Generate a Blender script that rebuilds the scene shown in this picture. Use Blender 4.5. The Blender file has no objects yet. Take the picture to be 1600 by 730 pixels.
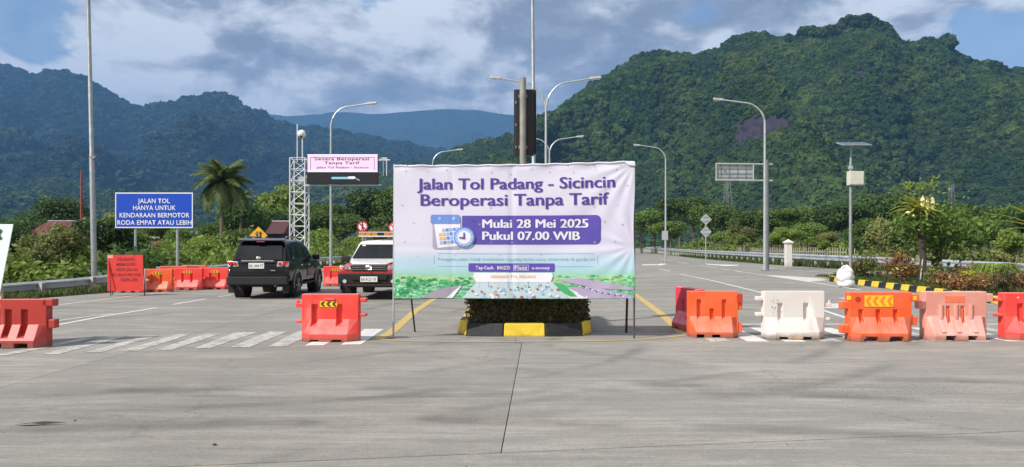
import bpy, bmesh, math, random
import numpy as np
from mathutils import Vector, Matrix, noise as mnoise

random.seed(7)
RNG = np.random.default_rng(7)
SC = bpy.context.scene
COL = SC.collection
PI = math.pi
F, CX, HY, CAMZ = 1155.0, 800.0, 384.0, 1.6      # focal length in photograph pixels, centre column, horizon row, eye height

# ------------------------------------------------------------------ camera
cam = bpy.data.cameras.new('camera')
camo = bpy.data.objects.new('camera', cam)
COL.objects.link(camo)
camo.location = (0, 0, CAMZ)
camo.rotation_euler = (PI / 2, 0, 0)
cam.sensor_width = 36
cam.lens = F * 36 / 1600
cam.shift_y = (HY - 365) / 1600
cam.clip_start = 0.1
cam.clip_end = 60000
SC.camera = camo

# ------------------------------------------------------------------ view, sun, sky
SC.view_settings.view_transform = 'Standard'
SC.view_settings.look = 'None'
SC.view_settings.gamma = 1
SC.view_settings.exposure = 0.55
SC.render.engine = 'CYCLES'
SC.cycles.use_denoising = True
SC.cycles.max_bounces = 6
SC.cycles.volume_bounces = 0
SC.cycles.transparent_max_bounces = 12

to_sun = Vector((-0.92, -0.66, 1.0)).normalized()
SUN_EL = math.asin(to_sun.z)
SUN_ROT = math.atan2(to_sun.x, to_sun.y)
sun = bpy.data.lights.new('sun', 'SUN')
sun.energy = 3.7
sun.angle = math.radians(0.5)
sun.color = (1.0, 0.955, 0.88)
suno = bpy.data.objects.new('sun', sun)
COL.objects.link(suno)
suno.rotation_euler = (-to_sun).to_track_quat('-Z', 'Y').to_euler()

class NT:
    """tiny node-graph helper"""
    def __init__(s, tree):
        s.t = tree; s.n = tree.nodes; s.l = tree.links
    def node(s, typ, props=None, **ins):
        nd = s.n.new(typ)
        for k, v in (props or {}).items():
            setattr(nd, k, v)
        for k, v in ins.items():
            key = int(k[1:]) if k[0] == 'i' and k[1:].isdigit() else k.replace('_', ' ')
            s.set(nd, key, v)
        return nd
    def set(s, nd, key, v):
        if isinstance(v, bpy.types.NodeSocket):
            s.l.new(v, nd.inputs[key])
        else:
            nd.inputs[key].default_value = v
    def math(s, op, a, b=0.0, c=0.0, clamp=False):
        return s.node('ShaderNodeMath', {'operation': op, 'use_clamp': clamp}, i0=a, i1=b, i2=c).outputs[0]
    def vmath(s, op, a, b=(0, 0, 0)):
        nd = s.node('ShaderNodeVectorMath', {'operation': op}, i0=a, i1=b)
        return nd.outputs['Value'] if op in ('LENGTH', 'DISTANCE', 'DOT_PRODUCT') else nd.outputs[0]
    def map(s, v, a, b, c=0.0, d=1.0, smooth=True):
        return s.node('ShaderNodeMapRange', {'interpolation_type': 'SMOOTHSTEP' if smooth else 'LINEAR', 'clamp': True},
                      i0=v, i1=a, i2=b, i3=c, i4=d).outputs[0]
    def mix(s, f, a, b, mode='MIX'):
        nd = s.node('ShaderNodeMix', {'data_type': 'RGBA', 'blend_type': mode})
        for i, v in ((0, f), (6, a), (7, b)):
            if isinstance(v, tuple) and len(v) == 3: v = v + (1,)
            s.set(nd, i, v)
        return nd.outputs[2]
    def noise(s, vec, scale, detail=4, rough=0.55, dist=0.0, out=0):
        return s.node('ShaderNodeTexNoise', None, Vector=vec, Scale=scale, Detail=detail, Roughness=rough, Distortion=dist).outputs[out]
    def mapping(s, vec, scale=(1, 1, 1), loc=(0, 0, 0), rot=(0, 0, 0)):
        return s.node('ShaderNodeMapping', None, Vector=vec, Scale=scale, Location=loc, Rotation=rot).outputs[0]

def dirpx(px, py):
    return Vector(((px - CX) / F, 1, (HY - py) / F)).normalized()

world = bpy.data.worlds.new('World')
SC.world = world
world.use_nodes = True
w = NT(world.node_tree)
w.n.clear()
sky = w.node('ShaderNodeTexSky', {'sky_type': 'NISHITA', 'sun_disc': False, 'sun_elevation': SUN_EL, 'sun_rotation': SUN_ROT,
                                  'air_density': 1.0, 'dust_density': 1.6, 'ozone_density': 1.0})
tc = w.node('ShaderNodeTexCoord').outputs['Generated']
sx = w.node('ShaderNodeSeparateXYZ', None, Vector=tc)
SKY_OFF = -0.03
SK = (2.6, 2.6, 5.2)                                   # clouds are flatter than they are wide
cp = w.vmath('MULTIPLY', tc, SK)
def cloud_density(v):
    a_ = w.noise(v, 1.0, 3, 0.5, 0.3)
    b_ = w.noise(w.mapping(v, (1, 1, 1), (4.2, 1.7, 3.3)), 2.3, 10, 0.60, 0.25)
    return w.math('ADD', w.math('MULTIPLY', a_, 0.55), w.math('MULTIPLY', b_, 0.62))
d0 = cloud_density(cp)
lightward = tuple(q * k for q, k in zip((-0.35, -0.1, 0.75), (0.085, 0.085, 0.13)))
d1 = cloud_density(w.vmath('ADD', cp, lightward))
relief = w.math('SUBTRACT', d0, d1)                    # side turned to the sun is bright, underside grey
n1 = d0
warp = w.vmath('SCALE', w.vmath('SUBTRACT', w.noise(cp, 2.2, 6, 0.6, 0, 1), (0.5, 0.5, 0.5)))
warp.node.inputs['Scale'].default_value = 0.16
tcw = w.vmath('ADD', tc, warp)
def blob(px, py, rad, stretch=2.2):
    d = dirpx(px, py)
    v = w.vmath('MULTIPLY', w.vmath('SUBTRACT', tcw, tuple(d)), (1, 1, stretch))
    return w.map(w.vmath('LENGTH', v), 0.0, rad, 1.0, 0.0)
def total(items):
    acc = None
    for amp, b in items:
        t = w.math('MULTIPLY', b, amp)
        acc = t if acc is None else w.math('ADD', acc, t)
    return acc
cover = total([(-0.34, blob(30, 10, .15)), (-0.34, blob(585, 0, .09)), (-0.36, blob(1585, 92, .13)), (-0.22, blob(1090, 5, .13)),
               (0.16, blob(400, 80, .4, 1.5)), (0.14, blob(900, 60, .35, 1.4)), (0.12, blob(1350, 20, .2))])
bright = total([(0.34, blob(660, 25, .13, 1.4)), (0.24, blob(770, 95, .08)), (0.22, blob(250, 140, .30, 4)), (0.25, blob(60, 85, .2, 2.5)),
                (0.20, blob(480, 55, .10)), (0.26, blob(1360, 10, .15)), (0.22, blob(1010, 60, .12)), (0.16, blob(620, 155, .3, 5)),
                (-0.22, blob(380, 75, .16, 1.8)), (-0.20, blob(870, 60, .16, 1.4)), (-0.16, blob(560, 130, .2, 4)), (-0.12, blob(150, 45, .12)),
                (-0.10, blob(1180, 30, .14))])
mask = w.map(w.math('ADD', n1, cover), 0.38, 0.50, 0.16, 1.0)
thick = w.map(d0, .50, .78, 0, 1)
lum = w.math('ADD', w.math('ADD', w.math('MULTIPLY', relief, 4.2), w.math('MULTIPLY', w.noise(w.mapping(cp, (1, 1, 1), (9, 3, 1)), 1.4, 4, .55), 1.1)), w.math('ADD', bright, w.math('MULTIPLY', thick, -.16)))
ramp = w.node('ShaderNodeValToRGB', None, Fac=w.math('SUBTRACT', lum, SKY_OFF))
els = ramp.color_ramp.elements
els[0].position = 0.22; els[0].color = (0.27, 0.28, 0.295, 1)
els[1].position = 0.84; els[1].color = (0.86, 0.87, 0.87, 1)
e = els.new(0.44); e.color = (0.385, 0.395, 0.41, 1)
e = els.new(0.60); e.color = (0.59, 0.595, 0.60, 1)
bg1 = w.node('ShaderNodeBackground', None, Color=w.mix(1.0, sky.outputs[0], (0.93, 0.98, 1.0), 'MULTIPLY'), Strength=0.11)
bg2 = w.node('ShaderNodeBackground', None, Color=ramp.outputs[0], Strength=0.88)
ms = w.node('ShaderNodeMixShader', None, Fac=w.math('MULTIPLY', mask, 0.97))
w.l.new(bg1.outputs[0], ms.inputs[1]); w.l.new(bg2.outputs[0], ms.inputs[2])
w.l.new(ms.outputs[0], w.node('ShaderNodeOutputWorld').inputs[0])

# ------------------------------------------------------------------ projection helpers (where a thing of the place stands)
def G(px, py):
    Y = F * CAMZ / (py - HY)
    return ((px - CX) * Y / F, Y)
def XZ(px, py, Y):
    return ((px - CX) * Y / F, CAMZ + (HY - py) * Y / F)

# ------------------------------------------------------------------ materials
MATS = {}
def mat(name, col, rough=0.6, metal=0.0, var=0.12, scale=6.0, spec=0.5, bump=0.0, bscale=40.0, dirt=None, sheen=0, coat=0.0,
        obj_random=0.0, stretch=(1, 1, 1)):
    if name in MATS: return MATS[name]
    m = bpy.data.materials.new(name); m.use_nodes = True
    t = NT(m.node_tree); b = t.n['Principled BSDF']
    tcn = t.node('ShaderNodeTexCoord').outputs['Object']
    v = t.mapping(tcn, stretch)
    n = t.noise(v, scale, 6, 0.6)
    f = t.map(n, 0.3, 0.7, 1 - var, 1 + var, False)
    if obj_random:
        r = t.node('ShaderNodeObjectInfo').outputs['Random']
        f = t.math('MULTIPLY', f, t.map(r, 0, 1, 1 - obj_random, 1 + obj_random, False))
    c = t.node('ShaderNodeVectorMath', {'operation': 'SCALE'}, i0=tuple(col[:3]))
    t.l.new(f, c.inputs['Scale'])
    cc = c.outputs[0]
    if dirt:                                             # (colour, height, amount): dirt splashed up from the ground
        dc, dh, da = dirt
        z = t.node('ShaderNodeSeparateXYZ', None, Vector=tcn).outputs[2]
        k = t.map(t.math('ADD', z, t.math('MULTIPLY', t.math('SUBTRACT', t.noise(tcn, 9, 5, .7), .5), dh * 1.6)), 0.0, dh, da, 0.0)
        k2 = t.map(t.noise(tcn, 5, 6, .7), .52, .75, 0, da * .45)
        cc = t.mix(t.math('MAXIMUM', k, k2), cc, dc)
    t.l.new(cc, b.inputs['Base Color'])
    rr = t.map(t.noise(v, scale * 2.3, 4, .6), .3, .7, max(0, rough - .08), min(1, rough + .08), False)
    t.l.new(rr, b.inputs['Roughness'])
    b.inputs['Metallic'].default_value = metal
    b.inputs['Specular IOR Level'].default_value = spec
    b.inputs['Coat Weight'].default_value = coat
    b.inputs['Coat Roughness'].default_value = 0.05
    if bump:
        bp = t.node('ShaderNodeBump', None, Strength=bump, Distance=0.01, Height=t.noise(v, bscale, 5, .6))
        t.l.new(bp.outputs[0], b.inputs['Normal'])
    MATS[name] = m
    return m

def leaf_mat(name, c1, c2, trans=0.35, rand=0.3, big=None, bigscale=0.02, c3=None):
    """foliage: c1..c2 by each leaf's own tint, c3 the odd dry leaf"""
    if name in MATS: return MATS[name]
    m = bpy.data.materials.new(name); m.use_nodes = True
    t = NT(m.node_tree); b = t.n['Principled BSDF']; out = t.n['Material Output']
    at = t.node('ShaderNodeAttribute', {'attribute_name': 'tint'}).outputs['Fac']
    r = t.node('ShaderNodeObjectInfo').outputs['Random']
    c = t.mix(at, c1, c2)
    if c3: c = t.mix(t.map(at, .86, .9), c, c3)
    if big:
        pos = t.node('ShaderNodeNewGeometry').outputs['Position']
        c = t.mix(t.map(t.noise(pos, bigscale, 4, .6), .42, .62, 0, .7), c, big)
    sc = t.node('ShaderNodeVectorMath', {'operation': 'SCALE'}, i0=c)
    t.l.new(t.map(r, 0, 1, 1 - rand, 1 + rand, False), sc.inputs['Scale'])
    t.l.new(sc.outputs[0], b.inputs['Base Color'])
    b.inputs['Roughness'].default_value = 0.55
    b.inputs['Specular IOR Level'].default_value = 0.3
    tr = t.node('ShaderNodeBsdfTranslucent', None, Color=sc.outputs[0])
    mx = t.node('ShaderNodeMixShader', None, Fac=trans)
    t.l.new(b.outputs[0], mx.inputs[1]); t.l.new(tr.outputs[0], mx.inputs[2]); t.l.new(mx.outputs[0], out.inputs[0])
    MATS[name] = m
    return m

def glass_mat(name, col, rough=0.06, spec=0.8):
    if name in MATS: return MATS[name]
    m = bpy.data.materials.new(name); m.use_nodes = True
    b = m.node_tree.nodes['Principled BSDF']
    b.inputs['Base Color'].default_value = (*col, 1)
    b.inputs['Roughness'].default_value = rough
    b.inputs['Specular IOR Level'].default_value = spec
    MATS[name] = m
    return m

# ------------------------------------------------------------------ mesh helpers
def tag(o, label=None, cat=None, group=None, kind=None):
    if label: o['label'] = label
    if cat: o['category'] = cat
    if group: o['group'] = group
    if kind: o['kind'] = kind
    return o

def thing(name, label, cat, loc=(0, 0, 0), rz=0.0, group=None):
    o = bpy.data.objects.new(name, None)
    COL.objects.link(o)
    o.location = loc
    o.rotation_euler = (0, 0, rz)
    o.empty_display_size = 0.2
    return tag(o, label, cat, group)

class MB:
    def __init__(s): s.v = []; s.f = []
    def add(s, vs, fs):
        k = len(s.v)
        s.v += [tuple(p) for p in vs]
        s.f += [tuple(i + k for i in f) for f in fs]
        return s
    def box(s, c, size, rz=0.0, rx=0.0, ry=0.0):
        hx, hy, hz = size[0] / 2, size[1] / 2, size[2] / 2
        M = Matrix.Rotation(rz, 3, 'Z') @ Matrix.Rotation(ry, 3, 'Y') @ Matrix.Rotation(rx, 3, 'X')
        vs = [M @ Vector((x * hx, y * hy, z * hz)) + Vector(c) for z in (-1, 1) for x, y in ((-1, -1), (1, -1), (1, 1), (-1, 1))]
        return s.add(vs, [(0, 3, 2, 1), (4, 5, 6, 7), (0, 1, 5, 4), (1, 2, 6, 5), (2, 3, 7, 6), (3, 0, 4, 7)])
    def tube(s, pts, rad, n=8, cap=True):
        pts = [Vector(p) for p in pts]
        if not hasattr(rad, '__len__'): rad = [rad] * len(pts)
        rings = []
        up = Vector((0, 0, 1))
        for i, p in enumerate(pts):
            d = (pts[min(i + 1, len(pts) - 1)] - pts[max(i - 1, 0)]).normalized()
            a = d.cross(up if abs(d.z) < 0.95 else Vector((0, 1, 0))).normalized()
            b = d.cross(a).normalized()
            rings.append([p + (a * math.cos(2 * PI * j / n) + b * math.sin(2 * PI * j / n)) * rad[i] for j in range(n)])
        vs = [q for r in rings for q in r]
        fs = []
        for i in range(len(pts) - 1):
            for j in range(n):
                j2 = (j + 1) % n
                fs.append((i * n + j, i * n + j2, (i + 1) * n + j2, (i + 1) * n + j))
        if cap:
            fs.append(tuple(range(n - 1, -1, -1)))
            fs.append(tuple((len(pts) - 1) * n + j for j in range(n)))
        return s.add(vs, fs)
    def prism(s, poly, ext):
        """polygon in space, pushed along ext"""
        n = len(poly); e = Vector(ext)
        vs = [Vector(p) for p in poly] + [Vector(p) + e for p in poly]
        fs = [tuple(range(n - 1, -1, -1)), tuple(range(n, 2 * n))] + [(i, (i + 1) % n, n + (i + 1) % n, n + i) for i in range(n)]
        return s.add(vs, fs)
    def ball(s, c, r, nu=12, nv=8, sc=(1, 1, 1)):
        vs, fs = [], []
        for i in range(nv + 1):
            th = PI * i / nv
            for j in range(nu):
                ph = 2 * PI * j / nu
                vs.append((c[0] + r * sc[0] * math.sin(th) * math.cos(ph), c[1] + r * sc[1] * math.sin(th) * math.sin(ph), c[2] + r * sc[2] * math.cos(th)))
        for i in range(nv):
            for j in range(nu):
                fs.append((i * nu + j, (i + 1) * nu + j, (i + 1) * nu + (j + 1) % nu, i * nu + (j + 1) % nu))
        return s.add(vs, fs)
    def mesh(s, name, m, bevel=0, smooth=False, clean=True, tri=False):
        me = bpy.data.meshes.new(name)
        me.from_pydata([tuple(p) for p in s.v], [], s.f)
        if clean:
            bm = bmesh.new(); bm.from_mesh(me)
            bmesh.ops.remove_doubles(bm, verts=bm.verts, dist=1e-5)
            bmesh.ops.dissolve_degenerate(bm, dist=1e-6, edges=bm.edges)
            bmesh.ops.recalc_face_normals(bm, faces=bm.faces)
            bm.to_mesh(me); bm.free()
        if m: me.materials.append(m)
        if smooth:
            me.shade_smooth()
            try: me.set_sharp_from_angle(angle=math.radians(smooth if smooth > 1 else 38))
            except Exception: pass
        return me
    def build(s, name, m, parent=None, bevel=0.0, smooth=False, clean=True, loc=None, rz=None, seg=2):
        me = s.mesh(name, m, 0, smooth, clean)
        o = link(name, me, parent)
        if loc: o.location = loc
        if rz is not None: o.rotation_euler = (0, 0, rz)
        if bevel:
            b = o.modifiers.new('bevel', 'BEVEL'); b.width = bevel; b.segments = seg
            b.limit_method = 'ANGLE'; b.angle_limit = math.radians(35); b.harden_normals = False
        return o

def link(name, me, parent=None, loc=None, rot=None):
    o = bpy.data.objects.new(name, me)
    COL.objects.link(o)
    if parent: o.parent = parent
    if loc is not None: o.location = loc
    if rot is not None: o.rotation_euler = rot
    return o

def copy_tree(o, parent=None):
    c = o.copy(); COL.objects.link(c); c.parent = parent
    for ch in list(o.children): copy_tree(ch, c)
    return c

def np_mesh(name, V, Q, m, tint=None):
    V = np.asarray(V, dtype=np.float32); Q = np.asarray(Q, dtype=np.int32)
    me = bpy.data.meshes.new(name)
    k = Q.shape[1]
    me.vertices.add(len(V)); me.loops.add(Q.size); me.polygons.add(len(Q))
    me.vertices.foreach_set('co', V.ravel())
    me.loops.foreach_set('vertex_index', Q.ravel())
    me.polygons.foreach_set('loop_start', np.arange(0, Q.size, k, dtype=np.int32))
    me.update(calc_edges=True)
    if tint is not None:
        a = me.attributes.new('tint', 'FLOAT', 'FACE')
        a.data.foreach_set('value', np.asarray(tint, dtype=np.float32))
    if m: me.materials.append(m)
    return me

def leaves(P, size, outward=None, up=0.4, aspect=0.55, tint=None):
    """one leaf-shaped quad at each of the points P"""
    n = len(P)
    nrm = RNG.normal(size=(n, 3))
    if outward is not None: nrm += outward * 1.3
    nrm[:, 2] += up
    nrm /= np.linalg.norm(nrm, axis=1, keepdims=True) + 1e-9
    t = np.cross(nrm, RNG.normal(size=(n, 3))); t /= np.linalg.norm(t, axis=1, keepdims=True) + 1e-9
    b = np.cross(nrm, t)
    s = (np.asarray(size) * RNG.uniform(.6, 1.3, n))[:, None]
    V = np.stack([P - t * s * .5, P + b * s * aspect * .5, P + t * s * .5 + nrm * s * .08, P - b * s * aspect * .5], 1).reshape(-1, 3)
    Q = np.arange(4 * n).reshape(n, 4)
    return V, Q

# text: built-in font, outlines turned into a mesh and fitted to a box
def text_flat(body, width, height, bold=0.03, res=3):
    c = bpy.data.curves.new('lettering', 'FONT')
    c.body = body; c.size = 1; c.offset = bold * .62; c.space_character = 1.0 + bold * 2.2; c.resolution_u = res
    o = bpy.data.objects.new('lettering', c)
    COL.objects.link(o)
    dg = bpy.context.evaluated_depsgraph_get()
    me = bpy.data.meshes.new_from_object(o.evaluated_get(dg))
    bpy.data.objects.remove(o); bpy.data.curves.remove(c)
    co = np.empty(len(me.vertices) * 3, dtype=np.float32); me.vertices.foreach_get('co', co)
    co = co.reshape(-1, 3)
    x0, x1 = co[:, 0].min(), co[:, 0].max()
    cap = 0.682 + bold * .62
    co[:, 0] = (co[:, 0] - x0) / (x1 - x0) * width
    co[:, 1] = co[:, 1] / cap * height
    co[:, 2] = 0
    return me, co
def text_on(name, body, m, fn, width, height, parent, bold=0.03, label=None, res=3):
    """lay the text on a surface: fn(u, v) -> point, u to the right, v up from the baseline's left end"""
    me, co = text_flat(body, width, height, bold, res)
    out = np.array([fn(float(a), float(b)) for a, b, _ in co], dtype=np.float32)
    me.vertices.foreach_set('co', out.ravel()); me.update()
    me.materials.clear(); me.materials.append(m)
    o = link(name, me, parent)
    if label: o['label'] = label
    if res == 1: o['kind'] = 'stuff'
    return o

# common materials
steel = mat('galvanised_steel', (.34, .355, .36), .45, .55, .18, 3, bump=.1)
steel_light = mat('pale_galvanised_steel', (.46, .48, .485), .45, .4, .14, 3)
steel_dark = mat('dull_steel', (.24, .25, .26), .5, .5, .2, 4)
rail_steel = mat('guardrail_steel', (.50, .53, .56), .38, .5, .2, 1.4, dirt=((.22, .2, .17), .5, .45))
dark_iron = mat('dark_painted_iron', (.045, .035, .035), .6, .3, .2, 9)
black_paint = mat('black_paint', (.022, .023, .026), .55, 0, .35, 7, bump=.3)
yellow_paint = mat('yellow_kerb_paint', (.72, .50, .03), .6, 0, .18, 6, bump=.3, bscale=30, dirt=((.16, .13, .08), .06, .6))
black_kerb = mat('black_kerb_paint', (.012, .013, .017), .6, 0, .35, 7, bump=.3, bscale=30, dirt=((.12, .10, .085), .035, .35))
white_paint = mat('white_paint', (.75, .75, .74), .5, 0, .08, 5)
bark = mat('bark', (.16, .125, .095), .9, 0, .35, 5, bump=.6, bscale=12)
soil = mat('soil', (.15, .105, .07), .95, 0, .3, 4, bump=.5)
concrete_light = mat('cast_concrete', (.42, .41, .38), .8, 0, .2, 4, bump=.3, dirt=((.2, .18, .14), .3, .5))

# ================================================================== SETTING: ground, road, verges
def flat(name, pts, z, m, parent=None, thick=0.0, bevel=0.0):
    b = MB()
    if thick: b.prism([(x, y, z - thick) for x, y in pts], (0, 0, thick))
    else: b.add([(x, y, z) for x, y in pts], [tuple(range(len(pts)))])
    me = b.mesh(name, m)
    if not thick:
        bm = bmesh.new(); bm.from_mesh(me)
        bm.normal_update()
        for f in bm.faces:
            if f.normal.z < 0: f.normal_flip()
        bm.to_mesh(me); bm.free()
    return link(name, me, parent)

def road_mat():
    m = bpy.data.materials.new('worn_concrete'); m.use_nodes = True
    t = NT(m.node_tree); b = t.n['Principled BSDF']
    P = t.node('ShaderNodeNewGeometry').outputs['Position']
    r = t.node('ShaderNodeObjectInfo').outputs['Random']
    big = t.noise(P, .16, 5, .6)
    mid = t.noise(t.mapping(P, (.45, 1.6, 1), (3, 1, 0), (0, 0, .06)), .9, 7, .66, .4)      # brushed and driven streaks
    broom = t.noise(t.mapping(P, (.5, 14, 1), (0, 0, 0), (0, 0, .05)), 2.2, 6, .7)
    fine = t.noise(P, 38, 5, .75)
    grit = t.noise(P, 150, 2, .6)
    speck = t.noise(t.mapping(P, (.8, 1.5, 1)), 13, 6, .78)
    c = t.mix(t.map(big, .35, .65), (.395, .362, .312), (.33, .32, .298))
    c = t.mix(t.map(mid, .36, .66, 0, .6), c, (.275, .262, .24))
    c = t.mix(t.map(mid, .52, .36, 0, .5), c, (.49, .46, .405))
    c = t.mix(t.map(broom, .42, .64, 0, .42), c, (.22, .212, .20))
    c = t.mix(t.map(fine, .48, .68, 0, .55), c, (.17, .163, .15))
    c = t.mix(t.map(fine, .48, .3, 0, .35), c, (.46, .44, .4))
    c = t.mix(t.map(grit, .6, .72, 0, .45), c, (.12, .115, .11))
    c = t.mix(t.map(speck, .53, .66, 0, .5), c, (.20, .19, .175))
    c = t.mix(t.map(speck, .46, .34, 0, .35), c, (.52, .49, .43))
    st1 = t.noise(t.mapping(P, (.35, 5.5, 1), (1, 7, 0), (0, 0, -.03)), 1.6, 8, .72, .3)
    c = t.mix(t.map(st1, .50, .60, 0, .36), c, (.235, .222, .20))
    c = t.mix(t.map(st1, .46, .36, 0, .35), c, (.50, .47, .42))
    patch = t.noise(t.mapping(P, (1, 1.4, 1)), .55, 7, .72)
    c = t.mix(t.map(patch, .52, .60, 0, .38), c, (.25, .245, .235))
    c = t.mix(t.map(patch, .44, .36, 0, .3), c, (.47, .43, .37))
    cells = t.node('ShaderNodeTexVoronoi', {'feature': 'DISTANCE_TO_EDGE'}, Vector=t.vmath('ADD', P, t.vmath('SCALE', t.noise(P, 1.3, 5, .7, 0, 1))), Scale=.22)
    cells.inputs['Vector'].links[0].from_node.inputs[1].links[0].from_node.inputs['Scale'].default_value = .8
    crack = t.math('MULTIPLY', t.map(cells.outputs['Distance'], .001, .006, 1, 0), t.map(t.noise(P, .35, 3, .6), .50, .58))
    c = t.mix(t.math('MULTIPLY', crack, .25), c, (.08, .075, .07))
    # rubber left by turning wheels: rings of different centres and radii
    for (cx, cy, rad, wd, k) in ((-1.9, 16.0, 8.2, .16, .34), (-2.2, 16.5, 9.8, .2, .3), (4.0, 2.0, 6.8, .15, .25), (-6.5, 15.2, 6.2, .13, .3), (7, 17, 8.4, .2, .25),
                                 (6.2, 17.4, 9.9, .2, .22), (-1, -12, 18.7, .2, .4), (-1, -12, 20.3, .17, .34), (-4.5, 13.5, 5.3, .16, .4), (-4.2, 13.8, 6.6, .15, .35)):
        d = t.vmath('DISTANCE', t.vmath('MULTIPLY', P, (1, 1, 0)), (cx, cy, 0))
        d = t.math('ADD', d, t.math('MULTIPLY', t.math('SUBTRACT', mid, .5), .25))
        ring = t.map(t.math('ABSOLUTE', t.math('SUBTRACT', d, rad)), 0, wd * 1.3, 1, 0)
        ring = t.math('MULTIPLY', ring, t.map(t.noise(P, .5, 3, .6, 0), .42, .6, 0, 1))
        c = t.mix(t.math('MULTIPLY', ring, t.map(fine, .3, .6, k, k * 1.3)), c, (.1, .098, .095))
    # pitted patch where the skin of the slab has worn off
    pk = t.map(t.vmath('LENGTH', t.vmath('MULTIPLY', t.vmath('SUBTRACT', P, (4.0, 8.2, 0)), (.5, 1.3, 0))), .1, 1.3, 1, 0)
    pits = t.map(t.noise(P, 26, 3, .8), .56, .62)
    c = t.mix(t.math('MULTIPLY', pk, t.math('MULTIPLY', pits, .8)), c, (.07, .07, .068))
    sc = t.node('ShaderNodeVectorMath', {'operation': 'SCALE'}, i0=c)
    t.l.new(t.map(r, 0, 1, .76, .86, False), sc.inputs['Scale'])
    t.l.new(sc.outputs[0], b.inputs['Base Color'])
    b.inputs['Roughness'].default_value = .88
    b.inputs['Specular IOR Level'].default_value = .35
    h = t.math('ADD', t.math('MULTIPLY', fine, .5), t.math('ADD', t.math('MULTIPLY', broom, .6), t.math('MULTIPLY', grit, .3)))
    bp = t.node('ShaderNodeBump', None, Strength=.35, Distance=.012, Height=h)
    t.l.new(bp.outputs[0], b.inputs['Normal'])
    return m
ROAD = road_mat()
joint_mat = mat('joint_filler', (.15, .14, .125), .9, 0, .3, 9)
def grass_ground_mat():
    m = bpy.data.materials.new('rough_grass_soil'); m.use_nodes = True
    t = NT(m.node_tree); b = t.n['Principled BSDF']
    P = t.node('ShaderNodeNewGeometry').outputs['Position']
    c = t.mix(t.map(t.noise(P, .5, 6, .65), .35, .65), (.055, .085, .02), (.10, .12, .035))
    c = t.mix(t.map(t.noise(P, 2.3, 6, .7), .55, .7, 0, .7), c, (.17, .14, .085))
    c = t.mix(t.map(t.noise(P, 14, 4, .7), .4, .7, 0, .5), c, (.035, .055, .015))
    t.l.new(c, b.inputs['Base Color']); b.inputs['Roughness'].default_value = .95
    bp = t.node('ShaderNodeBump', None, Strength=.8, Distance=.08, Height=t.noise(P, 9, 5, .7))
    t.l.new(bp.outputs[0], b.inputs['Normal'])
    return m
GRASS_SOIL = grass_ground_mat()

ground = flat('ground', [(-16000, -400), (16000, -400), (16000, 16000), (-16000, 16000)], -0.6, GRASS_SOIL)
tag(ground, kind='structure')
RIGHT_EDGE = [G(*p) for p in ((1640, 441), (1600, 437.5), (1500, 431), (1400, 425.5), (1300, 420), (1200, 413.5), (1100, 405), (1040, 398.5), (1005, 394))]
RIGHT_EDGE = [(RIGHT_EDGE[0][0] + 1, 12)] + RIGHT_EDGE + [(85, 420)]
LEFT_EDGE = [(-24, 12), (-16.5, 19.5), (-14.6, 21.8), (-13.7, 25.2), (-14.0, 30), (-13.9, 36), (-13.7, 45), (-13.7, 62), (-13.2, 90), (-12, 150), (0, 400)]
road = flat('road', [(-60, -12), (60, -12), (60, 20)] + RIGHT_EDGE[1:] + LEFT_EDGE[::-1] + [(-60, 12)], -0.03, joint_mat)
tag(road, kind='structure')
def slab(pts):
    c = Vector((sum(p[0] for p in pts) / len(pts), sum(p[1] for p in pts) / len(pts)))
    q = []
    n = len(pts)
    for i, p in enumerate(pts):                     # pull the edges in 8 mm for the joint
        v = Vector(p); d = Vector((c.x - v.x, c.y - v.y))
        q.append((v.x + math.copysign(.0045, d.x), v.y + math.copysign(.009, d.y)))
    o = flat('concrete_slab', q, 0.0, ROAD, road, thick=.028)
    tag(o)
yk = lambda x: 5.72 + .150 * x
xs = [-60, -29, -17.4, -5.8, .06, 11.7, 23.3, 35, 60]
for a, b in ((-41, -17.4), (-17.4, 23), (23, 41)):
    slab([(a, -12), (b, -12), (b, yk(b)), (a, yk(a))])
slab_cuts = ((-41, -41), (-29, -29), (-17.4, -17.4), (-5.77, -5.77), (-.085, .17), (11.8, 11.8), (23.3, 23.3), (41, 41))
for (a, a2), (b, b2) in zip(slab_cuts[:-1], slab_cuts[1:]):
    slab([(a, yk(a)), (b, yk(b)), (b2, 12.35), (a2, 12.35)])
xs2 = [-29, -23.2, -17.4, -11.6, -5.8, .06, 5.9, 11.7, 17.5, 23.3, 29]
for k in range(10):
    y0, y1 = 12.35 + 5 * k, 17.35 + 5 * k
    for a, b in zip(xs2[:-1], xs2[1:]):
        if y0 > 24 and (b < -13 or a > 27): continue
        slab([(a, y0), (b, y0), (b, y1), (a, y1)])
slab([(-13.9, 62.35)] + LEFT_EDGE[8:] + [(85, 420)] + [p for p in RIGHT_EDGE[::-1] if 63 < p[1] < 420] + [(26, 62.35)])

lv = flat('grass_verge', LEFT_EDGE + [(-300, 420), (-300, 12)], .02, GRASS_SOIL, thick=.5); tag(lv, kind='structure')
rv = flat('grass_verge', RIGHT_EDGE + [(500, 420), (500, 12)], .02, GRASS_SOIL, thick=.5); tag(rv, kind='structure')
fv = flat('field', [(-3000, 400), (3000, 400), (3000, 1500), (-3000, 1500)], -.1, GRASS_SOIL); tag(fv, kind='structure')

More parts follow.
